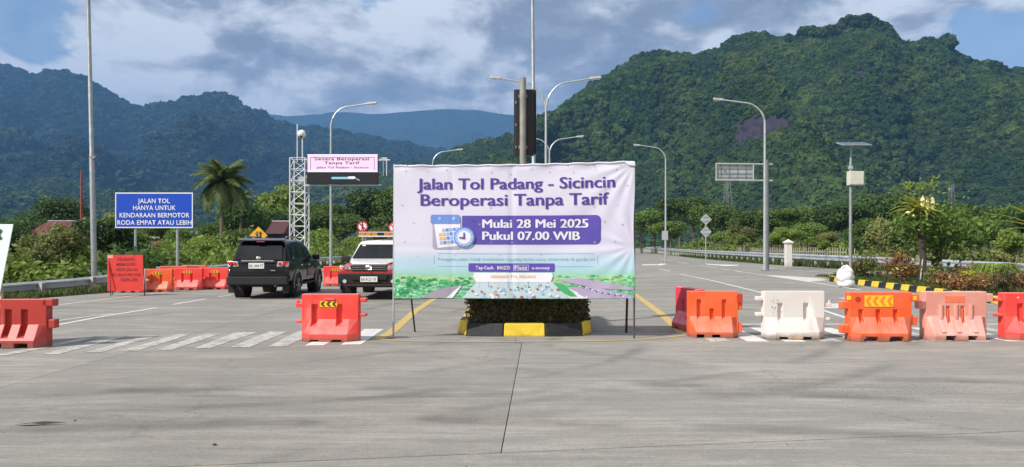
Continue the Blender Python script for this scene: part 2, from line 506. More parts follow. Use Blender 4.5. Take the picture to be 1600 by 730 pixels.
# painted markings, laid 4 mm proud
def paint_mat(name, col, wear):
    m = bpy.data.materials.new(name); m.use_nodes = True
    t = NT(m.node_tree); b = t.n['Principled BSDF']
    P = t.node('ShaderNodeNewGeometry').outputs['Position']
    k = t.map(t.noise(P, 7, 7, .75), .42, .62, 0, wear)
    k = t.math('MAXIMUM', k, t.map(t.noise(P, 1.4, 6, .7), .5, .68, 0, wear))
    c = t.mix(k, col, (.27, .26, .24))
    c = t.mix(t.map(t.noise(P, 60, 4, .7), .52, .66, 0, .5), c, (.2, .19, .18))
    t.l.new(c, b.inputs['Base Color']); b.inputs['Roughness'].default_value = .75
    return m
WHITE_LINE = paint_mat('white_road_paint', (.68, .67, .64), .55)
WHITE_WORN = paint_mat('worn_white_road_paint', (.52, .51, .47), .95)
WHITE_FRESH = paint_mat('fresh_white_road_paint', (.72, .71, .68), .35)
YELLOW_LINE = paint_mat('yellow_road_paint', (.60, .40, .09), .5)
def line_g(name, pts, wd, m, z=.005):
    P = [Vector((*p, 0)) for p in pts]
    L, R = [], []
    for i, p in enumerate(P):
        d = (P[min(i + 1, len(P) - 1)] - P[max(i - 1, 0)]).normalized()
        nn = Vector((-d.y, d.x, 0)) * wd / 2
        L.append(p + nn); R.append(p - nn)
    b = MB(); n = len(P)
    b.add([(q.x, q.y, z) for q in L + R], [(i, n + i, n + i + 1, i + 1) for i in range(n - 1)])
    return link(name, b.mesh(name, m), road)
def line_px(name, pts, wd, m, z=.005): return line_g(name, [G(*p) for p in pts], wd, m, z)
def area_px(name, pts, m, z=.005): return flat(name, [G(*p) for p in pts], z, m, road)
line_px('edge_line', [(60, 481.5), (90, 477), (175, 466.5), (262, 456.5), (300, 452.5)], .11, WHITE_LINE)
line_px('lane_line', [(70, 511.5), (92, 507.5), (165, 494), (245, 481.3)], .12, WHITE_FRESH)
line_px('lane_line', [(60, 506.5), (92, 501.5), (140, 494.8), (178, 490.5)], .10, WHITE_LINE, .0065)
line_px('lane_line', [(270, 476.2), (322, 467.3)], .13, WHITE_LINE)
line_px('lane_line', [(341, 464), (362, 461)], .12, WHITE_LINE)
line_px('lane_line', [(492, 439), (512, 437)], .15, WHITE_LINE)
line_px('lane_line', [(478, 450), (500, 447)], .15, WHITE_LINE)
for k, (bl, br, tr, tl) in enumerate((
        ((-12, 556), (12, 556), (148, 529), (128, 529)), ((66, 554), (92, 554), (198, 526), (172, 526)), ((132, 551.5), (158, 551), (247, 525), (228, 525)),
        ((186, 549), (216, 548.5), (298, 523), (276, 523)), ((243, 547), (268, 547), (345, 522), (320, 522)), ((303, 545), (330, 544), (402, 519.5), (368, 519.5)),
        ((360, 543), (390, 543), (450, 518.5), (420, 518.5)), ((419, 542), (447, 541.5), (500, 517.5), (466, 517.5)), ((476, 540.5), (506, 540), (550, 516.5), (520, 516.5)),
        ((532, 539.3), (564, 538.5), (600, 514.5), (570, 514.5)))):
    area_px('crosswalk_bar', [bl, br, tr, tl], WHITE_FRESH if k > 7 else WHITE_WORN)
for k in range(17):
    x = 3.3 + .62 * k
    y0 = 12.28 + .004 * k
    flat('crosswalk_bar', [(x, y0), (x + .36, y0), (x + .42, y0 + 2.1), (x + .08, y0 + 2.1)], .005, WHITE_FRESH if k % 3 else WHITE_WORN, road)
line_px('yellow_line', [(590, 531), (612, 519), (648, 487), (672, 471), (700, 455)], .19, YELLOW_LINE)
line_px('yellow_line', [(586, 529.5), (610, 532.5), (650, 534), (800, 534.5), (930, 533.5), (1000, 531), (1045, 527.5), (1075, 524)], .075, YELLOW_LINE, .0065)
line_px('yellow_line', [(1068, 522), (1030, 488), (1000, 466), (975, 448)], .19, YELLOW_LINE)
line_px('stop_line', [(1100, 507), (1700, 507)], .15, WHITE_LINE)
line_px('lane_line', [(1062, 428.5), (1110, 438), (1190, 457.5), (1288, 486), (1340, 503)], .13, WHITE_FRESH, .0065)
line_px('lane_line', [(1030, 420.5), (1047, 423.5)], .2, WHITE_LINE)
line_px('lane_line', [(1053, 430.2), (1062, 431)], .15, WHITE_WORN)
line_px('lane_line', [(1165, 426), (1200, 431), (1270, 441.5), (1345, 453.5)], .14, WHITE_FRESH, .0065)
area_px('gore_marking', [(1196, 429.8), (1230, 431.5), (1296, 436), (1296, 438), (1262, 440.6), (1232, 436)], WHITE_LINE)
for a, b in (((1127, 420), (1140, 422)), ((1147, 423), (1160, 425.3)), ((1092, 415), (1121, 418.4)), ((1059, 409.5), (1075, 412)), ((1033, 405.6), (1046, 407.5))):
    line_px('lane_line', [a, b], .17, WHITE_LINE)
line_px('edge_line', [(1217, 420.3), (1255, 423.5), (1300, 426.7)], .15, WHITE_LINE)
for a, b in (((1160, 415.7), (1176, 416.7)), ((1188, 417.3), (1209, 419.7)), ((1080, 407.5), (1096, 408.4))):
    line_px('edge_line', [a, b], .15, WHITE_LINE)
def arrow(px, py, ln, wd):
    x, y = G(px, py)
    b = MB()
    b.add([(x - wd, y - .08 * ln, .005), (x + wd, y - .08 * ln, .005), (x + wd, y + ln * .6, .005), (x - wd, y + ln * .6, .005)], [(0, 1, 2, 3)])
    b.add([(x - wd * 3.4, y + ln * .6, .005), (x + wd * 3.4, y + ln * .6, .005), (x, y + ln, .005)], [(0, 1, 2)])
    link('lane_arrow', b.mesh('lane_arrow', WHITE_FRESH), road)
area_px('lane_arrow', [(1003, 413.3), (1030, 413.0), (1032, 412.0), (1043, 412.4), (1031, 415.4), (1028, 414.3), (1004, 414.8)], WHITE_FRESH)
area_px('lane_arrow', [(1102, 412.3), (1122, 413.4), (1152, 414.0), (1155, 415.3), (1134, 416.0), (1120, 414.8), (1103, 413.4)], WHITE_FRESH)
area_px('lane_arrow', [(1278, 474.5), (1345, 475), (1345, 482.6), (1278, 482.2)], WHITE_LINE)
area_px('lane_arrow', [(1305, 465.5), (1345, 466), (1345, 468), (1318, 467.4)], WHITE_LINE)
area_px('lane_arrow', [(1105, 467.5), (1152, 467.5), (1152, 469), (1105, 469)], WHITE_WORN, .0068)

# ================================================================== SETTING: hills
def hill_mat(name, ca, cb, cc, s, rock=None, field=None):
    m = bpy.data.materials.new(name); m.use_nodes = True
    t = NT(m.node_tree); b = t.n['Principled BSDF']
    P = t.node('ShaderNodeNewGeometry').outputs['Position']
    c = t.mix(t.map(t.noise(P, .010 / s, 5, .6), .4, .62), ca, cb)
    vor = t.node('ShaderNodeTexVoronoi', None, Vector=P, Scale=.11 / s, Randomness=1.0)
    c = t.mix(t.map(t.node('ShaderNodeSeparateColor', None, Color=vor.outputs['Color']).outputs[0], .2, 1, 0, .6, False), c, cc)
    c = t.mix(t.map(vor.outputs['Distance'], .35, .75, 0, .6), c, (.012, .022, .012))
    if rock:
        for (ctr, rad, st) in rock:
            v = t.vmath('MULTIPLY', t.vmath('SUBTRACT', P, ctr), st)
            d = t.math('ADD', t.vmath('LENGTH', v), t.math('MULTIPLY', t.math('SUBTRACT', t.noise(P, .03, 4, .65), .5), rad * 1.3))
            c = t.mix(t.map(d, rad * .72, rad, 1, 0), c, (.052, .046, .060))
    t.l.new(c, b.inputs['Base Color']); b.inputs['Roughness'].default_value = .95; b.inputs['Specular IOR Level'].default_value = .1
    hgt = t.math('SUBTRACT', 1.0, vor.outputs['Distance'])
    bp = t.node('ShaderNodeBump', None, Strength=.9, Distance=7.0 * s, Height=hgt)
    t.l.new(bp.outputs[0], b.inputs['Normal'])
    return m

def lerp_pts(pts, x):
    if x <= pts[0][0]: return pts[0][1]
    for (a, b), (c, d) in zip(pts[:-1], pts[1:]):
        if x <= c: return b + (d - b) * (x - a) / (c - a)
    return pts[-1][1]

def terrain(name, crest, yr, yb, nu, nt, amp, wl, m, power=1.15, back=.35, seed=0, drop=3.0):
    """a ridge: crest height along its length, foot at distance yb, crest at distance yr(px); gullies and spurs between"""
    x0, x1 = crest[0][0], crest[-1][0]
    V = []
    for i in range(nu):
        px = x0 + (x1 - x0) * i / (nu - 1)
        py = lerp_pts(crest, px)
        Yc = yr(px)
        zc = CAMZ + (HY - py) / F * Yc
        for j in range(nt):
            t = j / (nt - 1) * (1 + back)
            Y = yb + (Yc - yb) * t
            X = (px - CX) / F * (yb + (Yc - yb) * min(t, 1))
            if t <= 1: z = zc * (t ** power)
            else: z = zc * max(0, 1 - ((t - 1) / back) ** 1.5)
            k = min(1, 3.2 * t * max(0, 1 - t) + (0.03 if t <= 1 else 0)) if t <= 1 else .2
            q = Vector((X / wl + seed, Y / wl * .8, seed * 1.7))
            rid = 1 - abs(mnoise.noise(q)) * 2
            rid2 = mnoise.fractal(q * 2.3, 1.0, 2.1, 4)
            z += amp * k * ((rid - .62) * 1.1 + rid2 * .55)
            if t <= 1:
                lim = CAMZ + (zc - CAMZ) / Yc * Y * (.90 + .10 * t) - drop
                if z > lim - 4 * drop: z = lim - 4 * drop * math.exp(-(z - lim + 4 * drop) / (4 * drop))
            if t > .97: z += amp * .015 * mnoise.noise(q * 14) 
            V.append((X, Y, max(z, -1.0) if t > .02 else -1.0))
    V = np.array(V)
    idx = np.arange(nu * nt).reshape(nu, nt)
    Q = np.stack([idx[:-1, :-1].ravel(), idx[1:, :-1].ravel(), idx[1:, 1:].ravel(), idx[:-1, 1:].ravel()], 1)
    me = np_mesh(name, V, Q, m)
    me.shade_smooth()
    o = link(name, me); tag(o, kind='structure')
    return o, V.reshape(nu, nt, 3)

crest_r = [(560, 300), (640, 262), (685, 238), (715, 216), (760, 204), (800, 197), (838, 172), (870, 154), (905, 138), (940, 119), (972, 96), (1000, 84), (1030, 80), (1080, 79),
           (1108, 72), (1128, 61), (1148, 47), (1168, 41), (1196, 41), (1214, 51), (1226, 56), (1262, 55), (1286, 57), (1310, 48), (1332, 39), (1360, 34), (1393, 38),
           (1402, 50), (1430, 60), (1452, 53), (1477, 59), (1495, 80), (1532, 95), (1570, 105), (1600, 109), (1700, 116), (1850, 150), (2050, 210), (2300, 260)]
crest_r = [(x_, y_ + ((6 if x_ < 1290 else 11) if y_ < 150 else 15 * max(0, (300 - y_) / 150))) for x_, y_ in crest_r]
crest_l = [(-900, 190), (-600, 150), (-300, 120), (-120, 90), (0, 106), (30, 119), (50, 125), (70, 117), (90, 114), (112, 118), (132, 121), (152, 131), (180, 150), (210, 164), (240, 168), (268, 161),
           (300, 151), (325, 144), (350, 150), (370, 165), (400, 178), (430, 190), (460, 198), (500, 206), (560, 213), (620, 226), (680, 236), (760, 262), (900, 300)]
crest_b = [(200, 200), (370, 158), (420, 175), (450, 180), (500, 182), (540, 177), (560, 175), (600, 172), (650, 166), (700, 164), (750, 167), (800, 174), (900, 182), (1100, 200), (1400, 220)]
crest_f = [(-700, 320), (-200, 300), (0, 292), (90, 286), (180, 300), (300, 308), (420, 300), (520, 285), (600, 268), (680, 262), (760, 275), (860, 300), (1000, 330)]
M_L = hill_mat('forest_far', (.020, .045, .022), (.030, .060, .022), (.045, .075, .025), 2.6)
M_R = None
hr, HRV = terrain('hill', crest_r, lambda px: 1420 - 420 * min(1, max(0, (px - 700) / 600)), 560, 420, 240, 170, 300, M_R, 1.18, seed=3.1, drop=3.5)
hl, HLV = terrain('mountain', crest_l, lambda px: 3700 - 300 * math.sin(px / 170), 1500, 420, 120, 210, 760, M_L, 1.25, seed=8.4, drop=8)
hb, HBV = terrain('mountain', crest_b, lambda px: 7600, 4600, 200, 60, 420, 1800, M_L, 1.3, seed=1.3)
def hill_at(V, px, py):
    W = V[:, :int(V.shape[1] / 1.35)].reshape(-1, 3)
    sx_, sy_ = CX + F * W[:, 0] / W[:, 1], HY - F * (W[:, 2] - CAMZ) / W[:, 1]
    return tuple(float(q) for q in W[np.argmin((sx_ - px) ** 2 + (sy_ - py) ** 2)])
ROCKS = [(hill_at(HRV, 1185, 203), 26, (.80, .25, 1.25)), (hill_at(HRV, 1232, 196), 14, (.8, .25, 1.3)), (hill_at(HRV, 1345, 118), 9, (.8, .2, 1.0)), (hill_at(HRV, 1465, 125), 9, (.8, .2, 1.0)), (hill_at(HRV, 1360, 102), 6, (.6, .2, 1.2))]
M_R = hill_mat('forest_floor_near', (.022, .045, .016), (.035, .065, .018), (.05, .085, .022), 1.0, rock=ROCKS)
hr.data.materials.append(M_R)
hf, HFV = terrain('hill', crest_f, lambda px: 1700, 900, 220, 60, 40, 260, M_R, 1.2, seed=5.5)

def canopy_mat(name, a, b_, c_, s=1.0):
    m = bpy.data.materials.new(name); m.use_nodes = True
    t = NT(m.node_tree); b = t.n['Principled BSDF']
    P = t.node('ShaderNodeNewGeometry').outputs['Position']
    r = t.node('ShaderNodeObjectInfo').outputs['Random']
    c = t.mix(t.map(r, .0, 1, 0, 1, False), a, b_)
    c = t.mix(t.math('MULTIPLY', t.map(t.noise(P, .016 / s, 5, .7), .46, .62, 0, .9), t.map(r, 0, 1, .3, 1, False)), c, c_)
    c = t.mix(t.map(t.noise(P, .0045 / s, 4, .65), .56, .42, 0, .5), c, (.020, .050, .018))
    c = t.mix(t.map(r, .93, .96, 0, .55), c, (.085, .095, .04))
    c = t.mix(t.map(t.noise(P, .9 / s, 3, .7), .4, .65, 0, .3), c, (.02, .042, .014))
    t.l.new(c, b.inputs['Base Color']); b.inputs['Roughness'].default_value = .9; b.inputs['Specular IOR Level'].default_value = .15
    bp = t.node('ShaderNodeBump', None, Strength=1.0, Distance=1.2 * s, Height=t.noise(P, .8 / s, 4, .8))
    t.l.new(bp.outputs[0], b.inputs['Normal'])
    return m
CAN_R = canopy_mat('forest_canopy', (.026, .058, .016), (.085, .145, .028), (.125, .175, .034))
CAN_L = canopy_mat('distant_forest_canopy', (.022, .050, .022), (.036, .068, .024), (.05, .08, .028), 2.5)

def forest(name, V, count, size, m, umin, umax, tmin, tmax, avoid=None, z_squash=.85, crest=0):
    nu, nt, _ = V.shape
    U = RNG.uniform(umin, umax, count) * (nu - 1); T = RNG.uniform(tmin, tmax, count) * (nt - 1)
    if crest:
        U = np.concatenate([U, RNG.uniform(umin, umax, crest) * (nu - 1)]); T = np.concatenate([T, RNG.normal(1 / 1.35, .006, crest) * (nt - 1)])
    i = np.minimum(U.astype(int), nu - 2); j = np.minimum(T.astype(int), nt - 2)
    a = (U - i)[:, None]; b = (T - j)[:, None]
    P = V[i, j] * (1 - a) * (1 - b) + V[i + 1, j] * a * (1 - b) + V[i, j + 1] * (1 - a) * b + V[i + 1, j + 1] * a * b
    if avoid is not None:
        keep = np.ones(len(P), bool)
        for (ctr, rad, st) in avoid:
            dd = np.linalg.norm((P - np.array(ctr)) * np.array(st), axis=1) + RNG.normal(size=len(P)) * rad * .16
            keep &= dd > rad * .8
        P = P[keep]
    n = len(P)
    me = bpy.data.meshes.new(name)
    me.vertices.add(n); me.vertices.foreach_set('co', P.astype(np.float32).ravel())
    at = me.attributes.new('scl', 'FLOAT', 'POINT')
    at.data.foreach_set('value', (size * np.exp(RNG.normal(size=n) * .38)).astype(np.float32))
    me.update()
    o = link(name, me); tag(o, kind='stuff')
    ng = bpy.data.node_groups.new(name, 'GeometryNodeTree')
    ng.interface.new_socket('Geometry', in_out='INPUT', socket_type='NodeSocketGeometry')
    ng.interface.new_socket('Geometry', in_out='OUTPUT', socket_type='NodeSocketGeometry')
    N = ng.nodes; L = ng.links
    gi = N.new('NodeGroupInput'); go = N.new('NodeGroupOutput')
    ico = N.new('GeometryNodeMeshIcoSphere'); ico.inputs['Radius'].default_value = .5; ico.inputs['Subdivisions'].default_value = 4
    sp = N.new('GeometryNodeSetPosition')
    nz = N.new('ShaderNodeTexNoise'); nz.inputs['Scale'].default_value = 3.6; nz.inputs['Detail'].default_value = 4; nz.inputs['Roughness'].default_value = .85
    sb = N.new('ShaderNodeVectorMath'); sb.operation = 'SUBTRACT'; sb.inputs[1].default_value = (.5, .5, .5)
    sc = N.new('ShaderNodeVectorMath'); sc.operation = 'SCALE'; sc.inputs['Scale'].default_value = .95
    L.new(nz.outputs[1], sb.inputs[0]); L.new(sb.outputs[0], sc.inputs[0]); L.new(sc.outputs[0], sp.inputs['Offset'])
    L.new(ico.outputs[0], sp.inputs['Geometry'])
    sm = N.new('GeometryNodeSetMaterial'); sm.inputs['Material'].default_value = m
    L.new(sp.outputs[0], sm.inputs[0])
    ip = N.new('GeometryNodeInstanceOnPoints')
    na = N.new('GeometryNodeInputNamedAttribute'); na.data_type = 'FLOAT'; na.inputs['Name'].default_value = 'scl'
    cx = N.new('ShaderNodeCombineXYZ')
    mz = N.new('ShaderNodeMath'); mz.operation = 'MULTIPLY'; mz.inputs[1].default_value = z_squash
    L.new(na.outputs[0], cx.inputs[0]); L.new(na.outputs[0], cx.inputs[1]); L.new(na.outputs[0], mz.inputs[0]); L.new(mz.outputs[0], cx.inputs[2])
    L.new(cx.outputs[0], ip.inputs['Scale'])
    rv_ = N.new('FunctionNodeRandomValue'); rv_.data_type = 'FLOAT_VECTOR'
    rv_.inputs[0].default_value = (-.5, -.5, 0); rv_.inputs[1].default_value = (.5, .5, 6.28)
    L.new(rv_.outputs[0], ip.inputs['Rotation'])
    L.new(gi.outputs[0], ip.inputs['Points']); L.new(sm.outputs[0], ip.inputs['Instance'])
    L.new(ip.outputs[0], go.inputs[0])
    md = o.modifiers.new('scatter', 'NODES'); md.node_group = ng
    me.materials.append(m)
    return o

forest('forest', HRV, 60000, 6.6, CAN_R, .03, .68, .02, .76, ROCKS, .9, crest=1500)
forest('forest', HLV, 30000, 26, CAN_L, .40, .98, .02, .76, None, .75, crest=700)
forest('forest', HFV, 9000, 13, CAN_R, .3, .95, .03, .78, None, .8)

# ================================================================== VEGETATION
LEAF = leaf_mat('broad_leaves', (.068, .128, .026), (.165, .245, .05), .35, .4)
LEAF_DARK = leaf_mat('dark_leaves', (.038, .085, .022), (.095, .16, .036), .3, .35)
LEAF_LIME = leaf_mat('lime_leaves', (.14, .21, .032), (.26, .34, .07), .4, .2)
LEAF_DRY = leaf_mat('olive_leaves', (.13, .16, .042), (.25, .26, .085), .35, .25, c3=(.17, .11, .05))
CROTON = leaf_mat('croton_leaves', (.26, .085, .045), (.20, .20, .055), .35, .2, c3=(.50, .42, .10))
HEDGE = leaf_mat('hedge_leaves', (.055, .035, .022), (.10, .13, .035), .3, .1, c3=(.25, .10, .03))
PALM = leaf_mat('palm_leaves', (.08, .125, .028), (.22, .26, .08), .35, .15)
BLADE = leaf_mat('grass_blades', (.045, .085, .018), (.115, .150, .035), .4, .15, c3=(.22, .18, .07))

def crown_mesh(name, m, rx, rz, zc, n, leaf, blobs=11, flat_=1.0, seed=0, droop=0.0):
    r = np.random.default_rng(seed)
    B = []
    for k in range(blobs):
        a = r.uniform(0, 2 * PI); el = r.uniform(-.45, 1.0); d = r.uniform(.35, .78)
        B.append((rx * d * math.cos(a) * math.cos(el), rx * d * math.sin(a) * math.cos(el), zc + rz * d * math.sin(el) * 1.05, r.uniform(.28, .5) * rx))
    B = np.array(B)
    pick = r.choice(blobs, n, p=(B[:, 3] ** 2) / (B[:, 3] ** 2).sum())
    dirs = r.normal(size=(n, 3)); dirs /= np.linalg.norm(dirs, axis=1, keepdims=True)
    rad = B[pick, 3] * (r.uniform(.2, 1.0, n) ** .45) * r.uniform(.85, 1.18, n)
    P = B[pick, :3] + dirs * rad[:, None] * np.array([1, 1, .72 * flat_])
    P[:, 2] -= droop * np.abs(dirs[:, 0]) * rad
    V, Q = leaves(P, leaf, dirs, up=.5)
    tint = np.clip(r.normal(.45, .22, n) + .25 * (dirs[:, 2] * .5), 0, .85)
    dry = r.random(n) < .04
    tint[dry] = .95
    return np_mesh(name, V, Q, m, tint)

def trunk_mesh(name, h, r0, lean=.05, forks=4, spread=1.0, seed=0):
    r = random.Random(seed)
    b = MB()
    top = Vector((r.uniform(-1, 1) * lean * h, r.uniform(-1, 1) * lean * h, h))
    mid = top * .5 + Vector((r.uniform(-.1, .1), r.uniform(-.1, .1), 0)) * h * .3
    b.tube([(0, 0, -.3), (mid.x * .3, mid.y * .3, h * .25), tuple(mid), tuple(top)], [r0 * 1.25, r0, r0 * .8, r0 * .55], 7)
    for k in range(forks):
        a = 2 * PI * k / forks + r.uniform(-.4, .4)
        s = mid.lerp(top, r.uniform(.1, .9))
        q = s + Vector((math.cos(a), math.sin(a), .9)) * spread * r.uniform(.6, 1)
        q2 = q + Vector((math.cos(a), math.sin(a), 1.3)) * spread * .6
        b.tube([tuple(s), tuple(q), tuple(q2)], [r0 * .5, r0 * .3, r0 * .12], 5)
    return b.mesh(name, bark, smooth=True)

KINDS_T = {}
def kind(key, m, rx, rz, zc, n, leaf, th, r0, blobs=11, seed=0, fl=1.0, droop=0, spread=1.2):
    KINDS_T[key] = (crown_mesh('crown', m, rx, rz, zc, n, leaf, blobs, fl, seed, droop), trunk_mesh('trunk', th, r0, .05, 5, spread, seed))
kind('broad', LEAF, 4.2, 3.6, 4.6, 6000, .46, 5.0, .2, 22, 1)
kind('broad2', LEAF, 3.7, 3.7, 4.5, 5400, .44, 4.8, .18, 19, 2)
kind('dark', LEAF_DARK, 4.4, 4.0, 4.9, 6000, .46, 5.4, .24, 22, 3)
kind('lime', LEAF_LIME, 3.6, 3.1, 3.8, 5000, .42, 4.0, .13, 18, 4)
kind('olive', LEAF_DRY, 3.4, 3.2, 4.2, 4600, .42, 4.6, .13, 17, 5)
kind('slim', LEAF, 2.1, 3.6, 4.6, 3000, .40, 5.2, .11, 14, 6)
kind('umbrella', LEAF, 3.9, 2.0, 5.6, 4200, .40, 5.6, .13, 16, 7, .6)
kind('sapling', LEAF_LIME, 1.5, 1.5, 3.3, 1500, .30, 3.2, .06, 9, 8)
TREES = []
def tree(k, x, y, s, label, group, name='broadleaf_tree', sz=1.0):
    t_ = thing(name, label, 'tree', (x, y, 0), random.uniform(0, 6.28), group)
    t_.scale = (s, s, s * sz)
    cm, tm = KINDS_T[k]
    link('crown', cm, t_); link('trunk', tm, t_)
    TREES.append(t_)
    return t_

LOOK = {'broad': 'broad green tree', 'broad2': 'rounded green tree', 'dark': 'dark green bushy tree', 'lime': 'bright lime green tree', 'olive': 'dull olive green tree',
        'slim': 'slim upright green tree', 'umbrella': 'flat-topped green tree', 'sapling': 'thin young roadside tree'}
NATH = {'broad': 8.1, 'broad2': 8.1, 'dark': 8.8, 'lime': 6.9, 'olive': 7.5, 'slim': 7.9, 'umbrella': 7.3, 'sapling': 4.7}
def trees_from(rows, group, lift=0.0):
    for k, px, top, Y, where in rows:
        x, z = XZ(px, top, Y)
        s = max(.3, z / NATH[k]) * random.uniform(.92, 1.28)
        t_ = tree(k, x, Y, s, LOOK[k] + ' ' + where, group, sz=1.0)
        if lift and px < 1340:
            q = random.uniform(.0, lift)
            for c_ in t_.children:
                if c_.name.startswith('crown'): c_.location.z = NATH[k] * q * .5; c_.scale = (1, 1, 1 - q * .62)

# left of the road: (kind, column, row of its top, distance, where)
trees_from([
    ('dark', 20, 336, 95, 'rising beside the left end of the red-roofed house'),
    ('broad', 98, 318, 120, 'behind the red-roofed house, tallest over its ridge'),
    ('dark', 62, 330, 130, 'far behind the ridge of the red-roofed house'),
    ('lime', 136, 342, 52, 'in front of the right end of the red-roofed house'),
    ('lime', 172, 320, 48, 'just right of the tall lamp post by the guardrail'),
    ('broad', 150, 334, 44, 'directly behind the tall lamp post by the guardrail'),
    ('broad2', 202, 356, 46, 'behind the left post of the blue sign'),
    ('olive', 60, 388, 34, 'low and sprawling behind the near guardrail'),
    ('olive', 98, 390, 31, 'low, with bare twigs, between the near guardrail and the red-roofed house'),
    ('dark', 12, 368, 36, 'behind the leaning white board'),
    ('dark', 158, 383, 36, 'low behind the foot of the tall lamp post'),
    ('broad2', 240, 350, 75, 'behind the middle of the blue sign'),
    ('broad', 282, 352, 60, 'behind the right post of the blue sign'),
    ('lime', 318, 366, 48, 'low between the blue sign and the black car'),
    ('broad', 330, 345, 85, 'at the foot of the coconut palm'),
    ('dark', 385, 318, 95, 'right of the coconut palm'),
    ('dark', 412, 326, 100, 'behind the yellow merge sign'),
    ('olive', 398, 352, 70, 'low behind the roof of the black car'),
    ('lime', 432, 300, 120, 'tall and feathery left of the lattice tower'),
    ('broad2', 452, 318, 105, 'directly behind the lattice tower'),
    ('broad', 486, 330, 110, 'just right of the lattice tower below the pink screen'),
    ('dark', 505, 322, 130, 'below the left half of the pink screen'),
    ('broad2', 540, 326, 120, 'right of the curved lamp post, under the pink screen'),
    ('dark', 565, 318, 140, 'under the right end of the pink screen'),
    ('dark', 592, 300, 130, 'tall at the left edge of the big banner'),
    ('broad', 622, 312, 125, 'mostly hidden behind the left edge of the big banner'),
    ('lime', 500, 358, 75, 'low behind the guardrail by the curved lamp post'),
    ('lime', 555, 362, 70, 'low behind the round prohibition sign'),
    ('olive', 585, 350, 85, 'behind the light bar of the pickup'),
    ('broad', 372, 366, 62, 'low behind the rear window of the black car'),
], 'trees left of the road')
# right of the road
trees_from([
    ('broad', 1002, 336, 150, 'at the right edge of the big banner'),
    ('dark', 1022, 330, 160, 'left of the curved lamp post with the small square board'),
    ('umbrella', 1062, 322, 150, 'between the curved lamp post and the two diamond signs'),
    ('broad2', 1048, 346, 125, 'low right behind the lamp post with the small square board'),
    ('dark', 1085, 318, 165, 'behind and left of the two diamond signs'),
    ('broad', 1112, 314, 140, 'directly behind the two diamond signs'),
    ('lime', 1132, 352, 115, 'low right of the two diamond signs'),
    ('dark', 1140, 316, 150, 'under the left end of the direction board seen from behind'),
    ('broad', 1172, 320, 125, 'under the right end of the direction board seen from behind'),
    ('olive', 1160, 358, 100, 'low with a pale stem under the direction board'),
    ('slim', 1196, 330, 110, 'behind the thick post of the direction board'),
    ('umbrella', 1218, 338, 105, 'above the white gate pillar'),
    ('lime', 1232, 352, 95, 'behind the top of the white gate pillar'),
    ('broad', 1250, 318, 130, 'right of the white gate pillar, back row'),
    ('broad2', 1262, 340, 100, 'right of the white gate pillar, front row'),
    ('dark', 1285, 322, 130, 'left of the solar lamp post, back row'),
    ('olive', 1292, 360, 88, 'low left of the solar lamp post'),
    ('dark', 1322, 318, 120, 'directly behind the solar lamp post'),
    ('broad', 1352, 350, 80, 'low just right of the solar lamp post'),
    ('dark', 1375, 310, 125, 'midway between the solar lamp post and the flowering tree, back row'),
    ('olive', 1382, 352, 72, 'midway between the solar lamp post and the flowering tree, front row'),
    ('broad2', 1412, 340, 78, 'left of the flowering tree behind the guardrail'),
    ('dark', 1425, 308, 120, 'far behind the flowering tree'),
    ('broad', 1478, 318, 62, 'right of the flowering tree behind the guardrail'),
    ('dark', 1500, 306, 95, 'tall behind the second garden trunk'),
    ('broad2', 1522, 336, 58, 'behind the grassy clump in the garden'),
    ('dark', 1545, 326, 66, 'dark and dense right of the grassy clump'),
    ('broad', 1580, 312, 85, 'behind the pointed leaves at the edge of the garden'),
    ('lime', 1592, 350, 52, 'low behind the pointed leaves at the edge of the garden'),
    ('dark', 1625, 318, 75, 'at the far end of the garden, last in the row'),
], 'trees right of the road', .5)
for i, (px, top, Y) in enumerate(((1215, 362, 64), (1290, 372, 60), (1160, 364, 74), (1100, 372, 95), (1268, 366, 62))):
    x, z = XZ(px, top, Y)
    tree('sapling', x, Y, z / 4.7, LOOK['sapling'] + ' ' + ('left of the white gate pillar', 'left of the solar lamp post by the rail', 'under the direction board by the rail',
         'beside the two diamond signs by the rail', 'right of the white gate pillar by the rail')[i], 'young trees behind the right guardrail', 'young_tree')

# undergrowth along both verges: leaf clumps nobody could count
def undergrowth(name, spots, n, leaf, m, hmax):
    per = n // len(spots)
    P, D, T = [], [], []
    for (x, y, rx, ry, h) in spots:
        d = RNG.normal(size=(per, 3)); d /= np.linalg.norm(d, axis=1, keepdims=True); d[:, 2] = np.abs(d[:, 2])
        r = RNG.uniform(.5, 1.05, per)[:, None]
        lump = 1 + .25 * np.sin(d[:, :1] * 7 + x) * np.cos(d[:, 1:2] * 6 + y)
        P.append(np.array([x, y, 0]) + d * r * lump * np.array([rx, ry, h])); D.append(d)
        T.append(np.clip(RNG.normal(.4, .25, per), 0, 1))
    P = np.concatenate(P); D = np.concatenate(D); T = np.concatenate(T)
    V, Q = leaves(P, leaf, D, .4)
    o = link(name, np_mesh(name, V, Q, m, T)); tag(o, kind='stuff'); return o
spl, spr, spd = [], [], []
for k in range(95):
    px = RNG.uniform(-60, 640); Y = RNG.uniform(38, 95)
    x = (px - CX) / F * Y
    if x > -15.5: continue
    h = RNG.uniform(.7, 2.4) * (.6 + Y / 120)
    (spl if k % 3 else spd).append((x, Y, RNG.uniform(1.5, 3.5), RNG.uniform(1, 2.5), h))
for k in range(36):
    px = RNG.uniform(-60, 260); Y = RNG.uniform(29, 42)
    x = (px - CX) / F * Y
    (spd if k % 2 else spl).append((x, Y, RNG.uniform(.8, 2), RNG.uniform(.8, 1.6), RNG.uniform(.5, 1.6)))
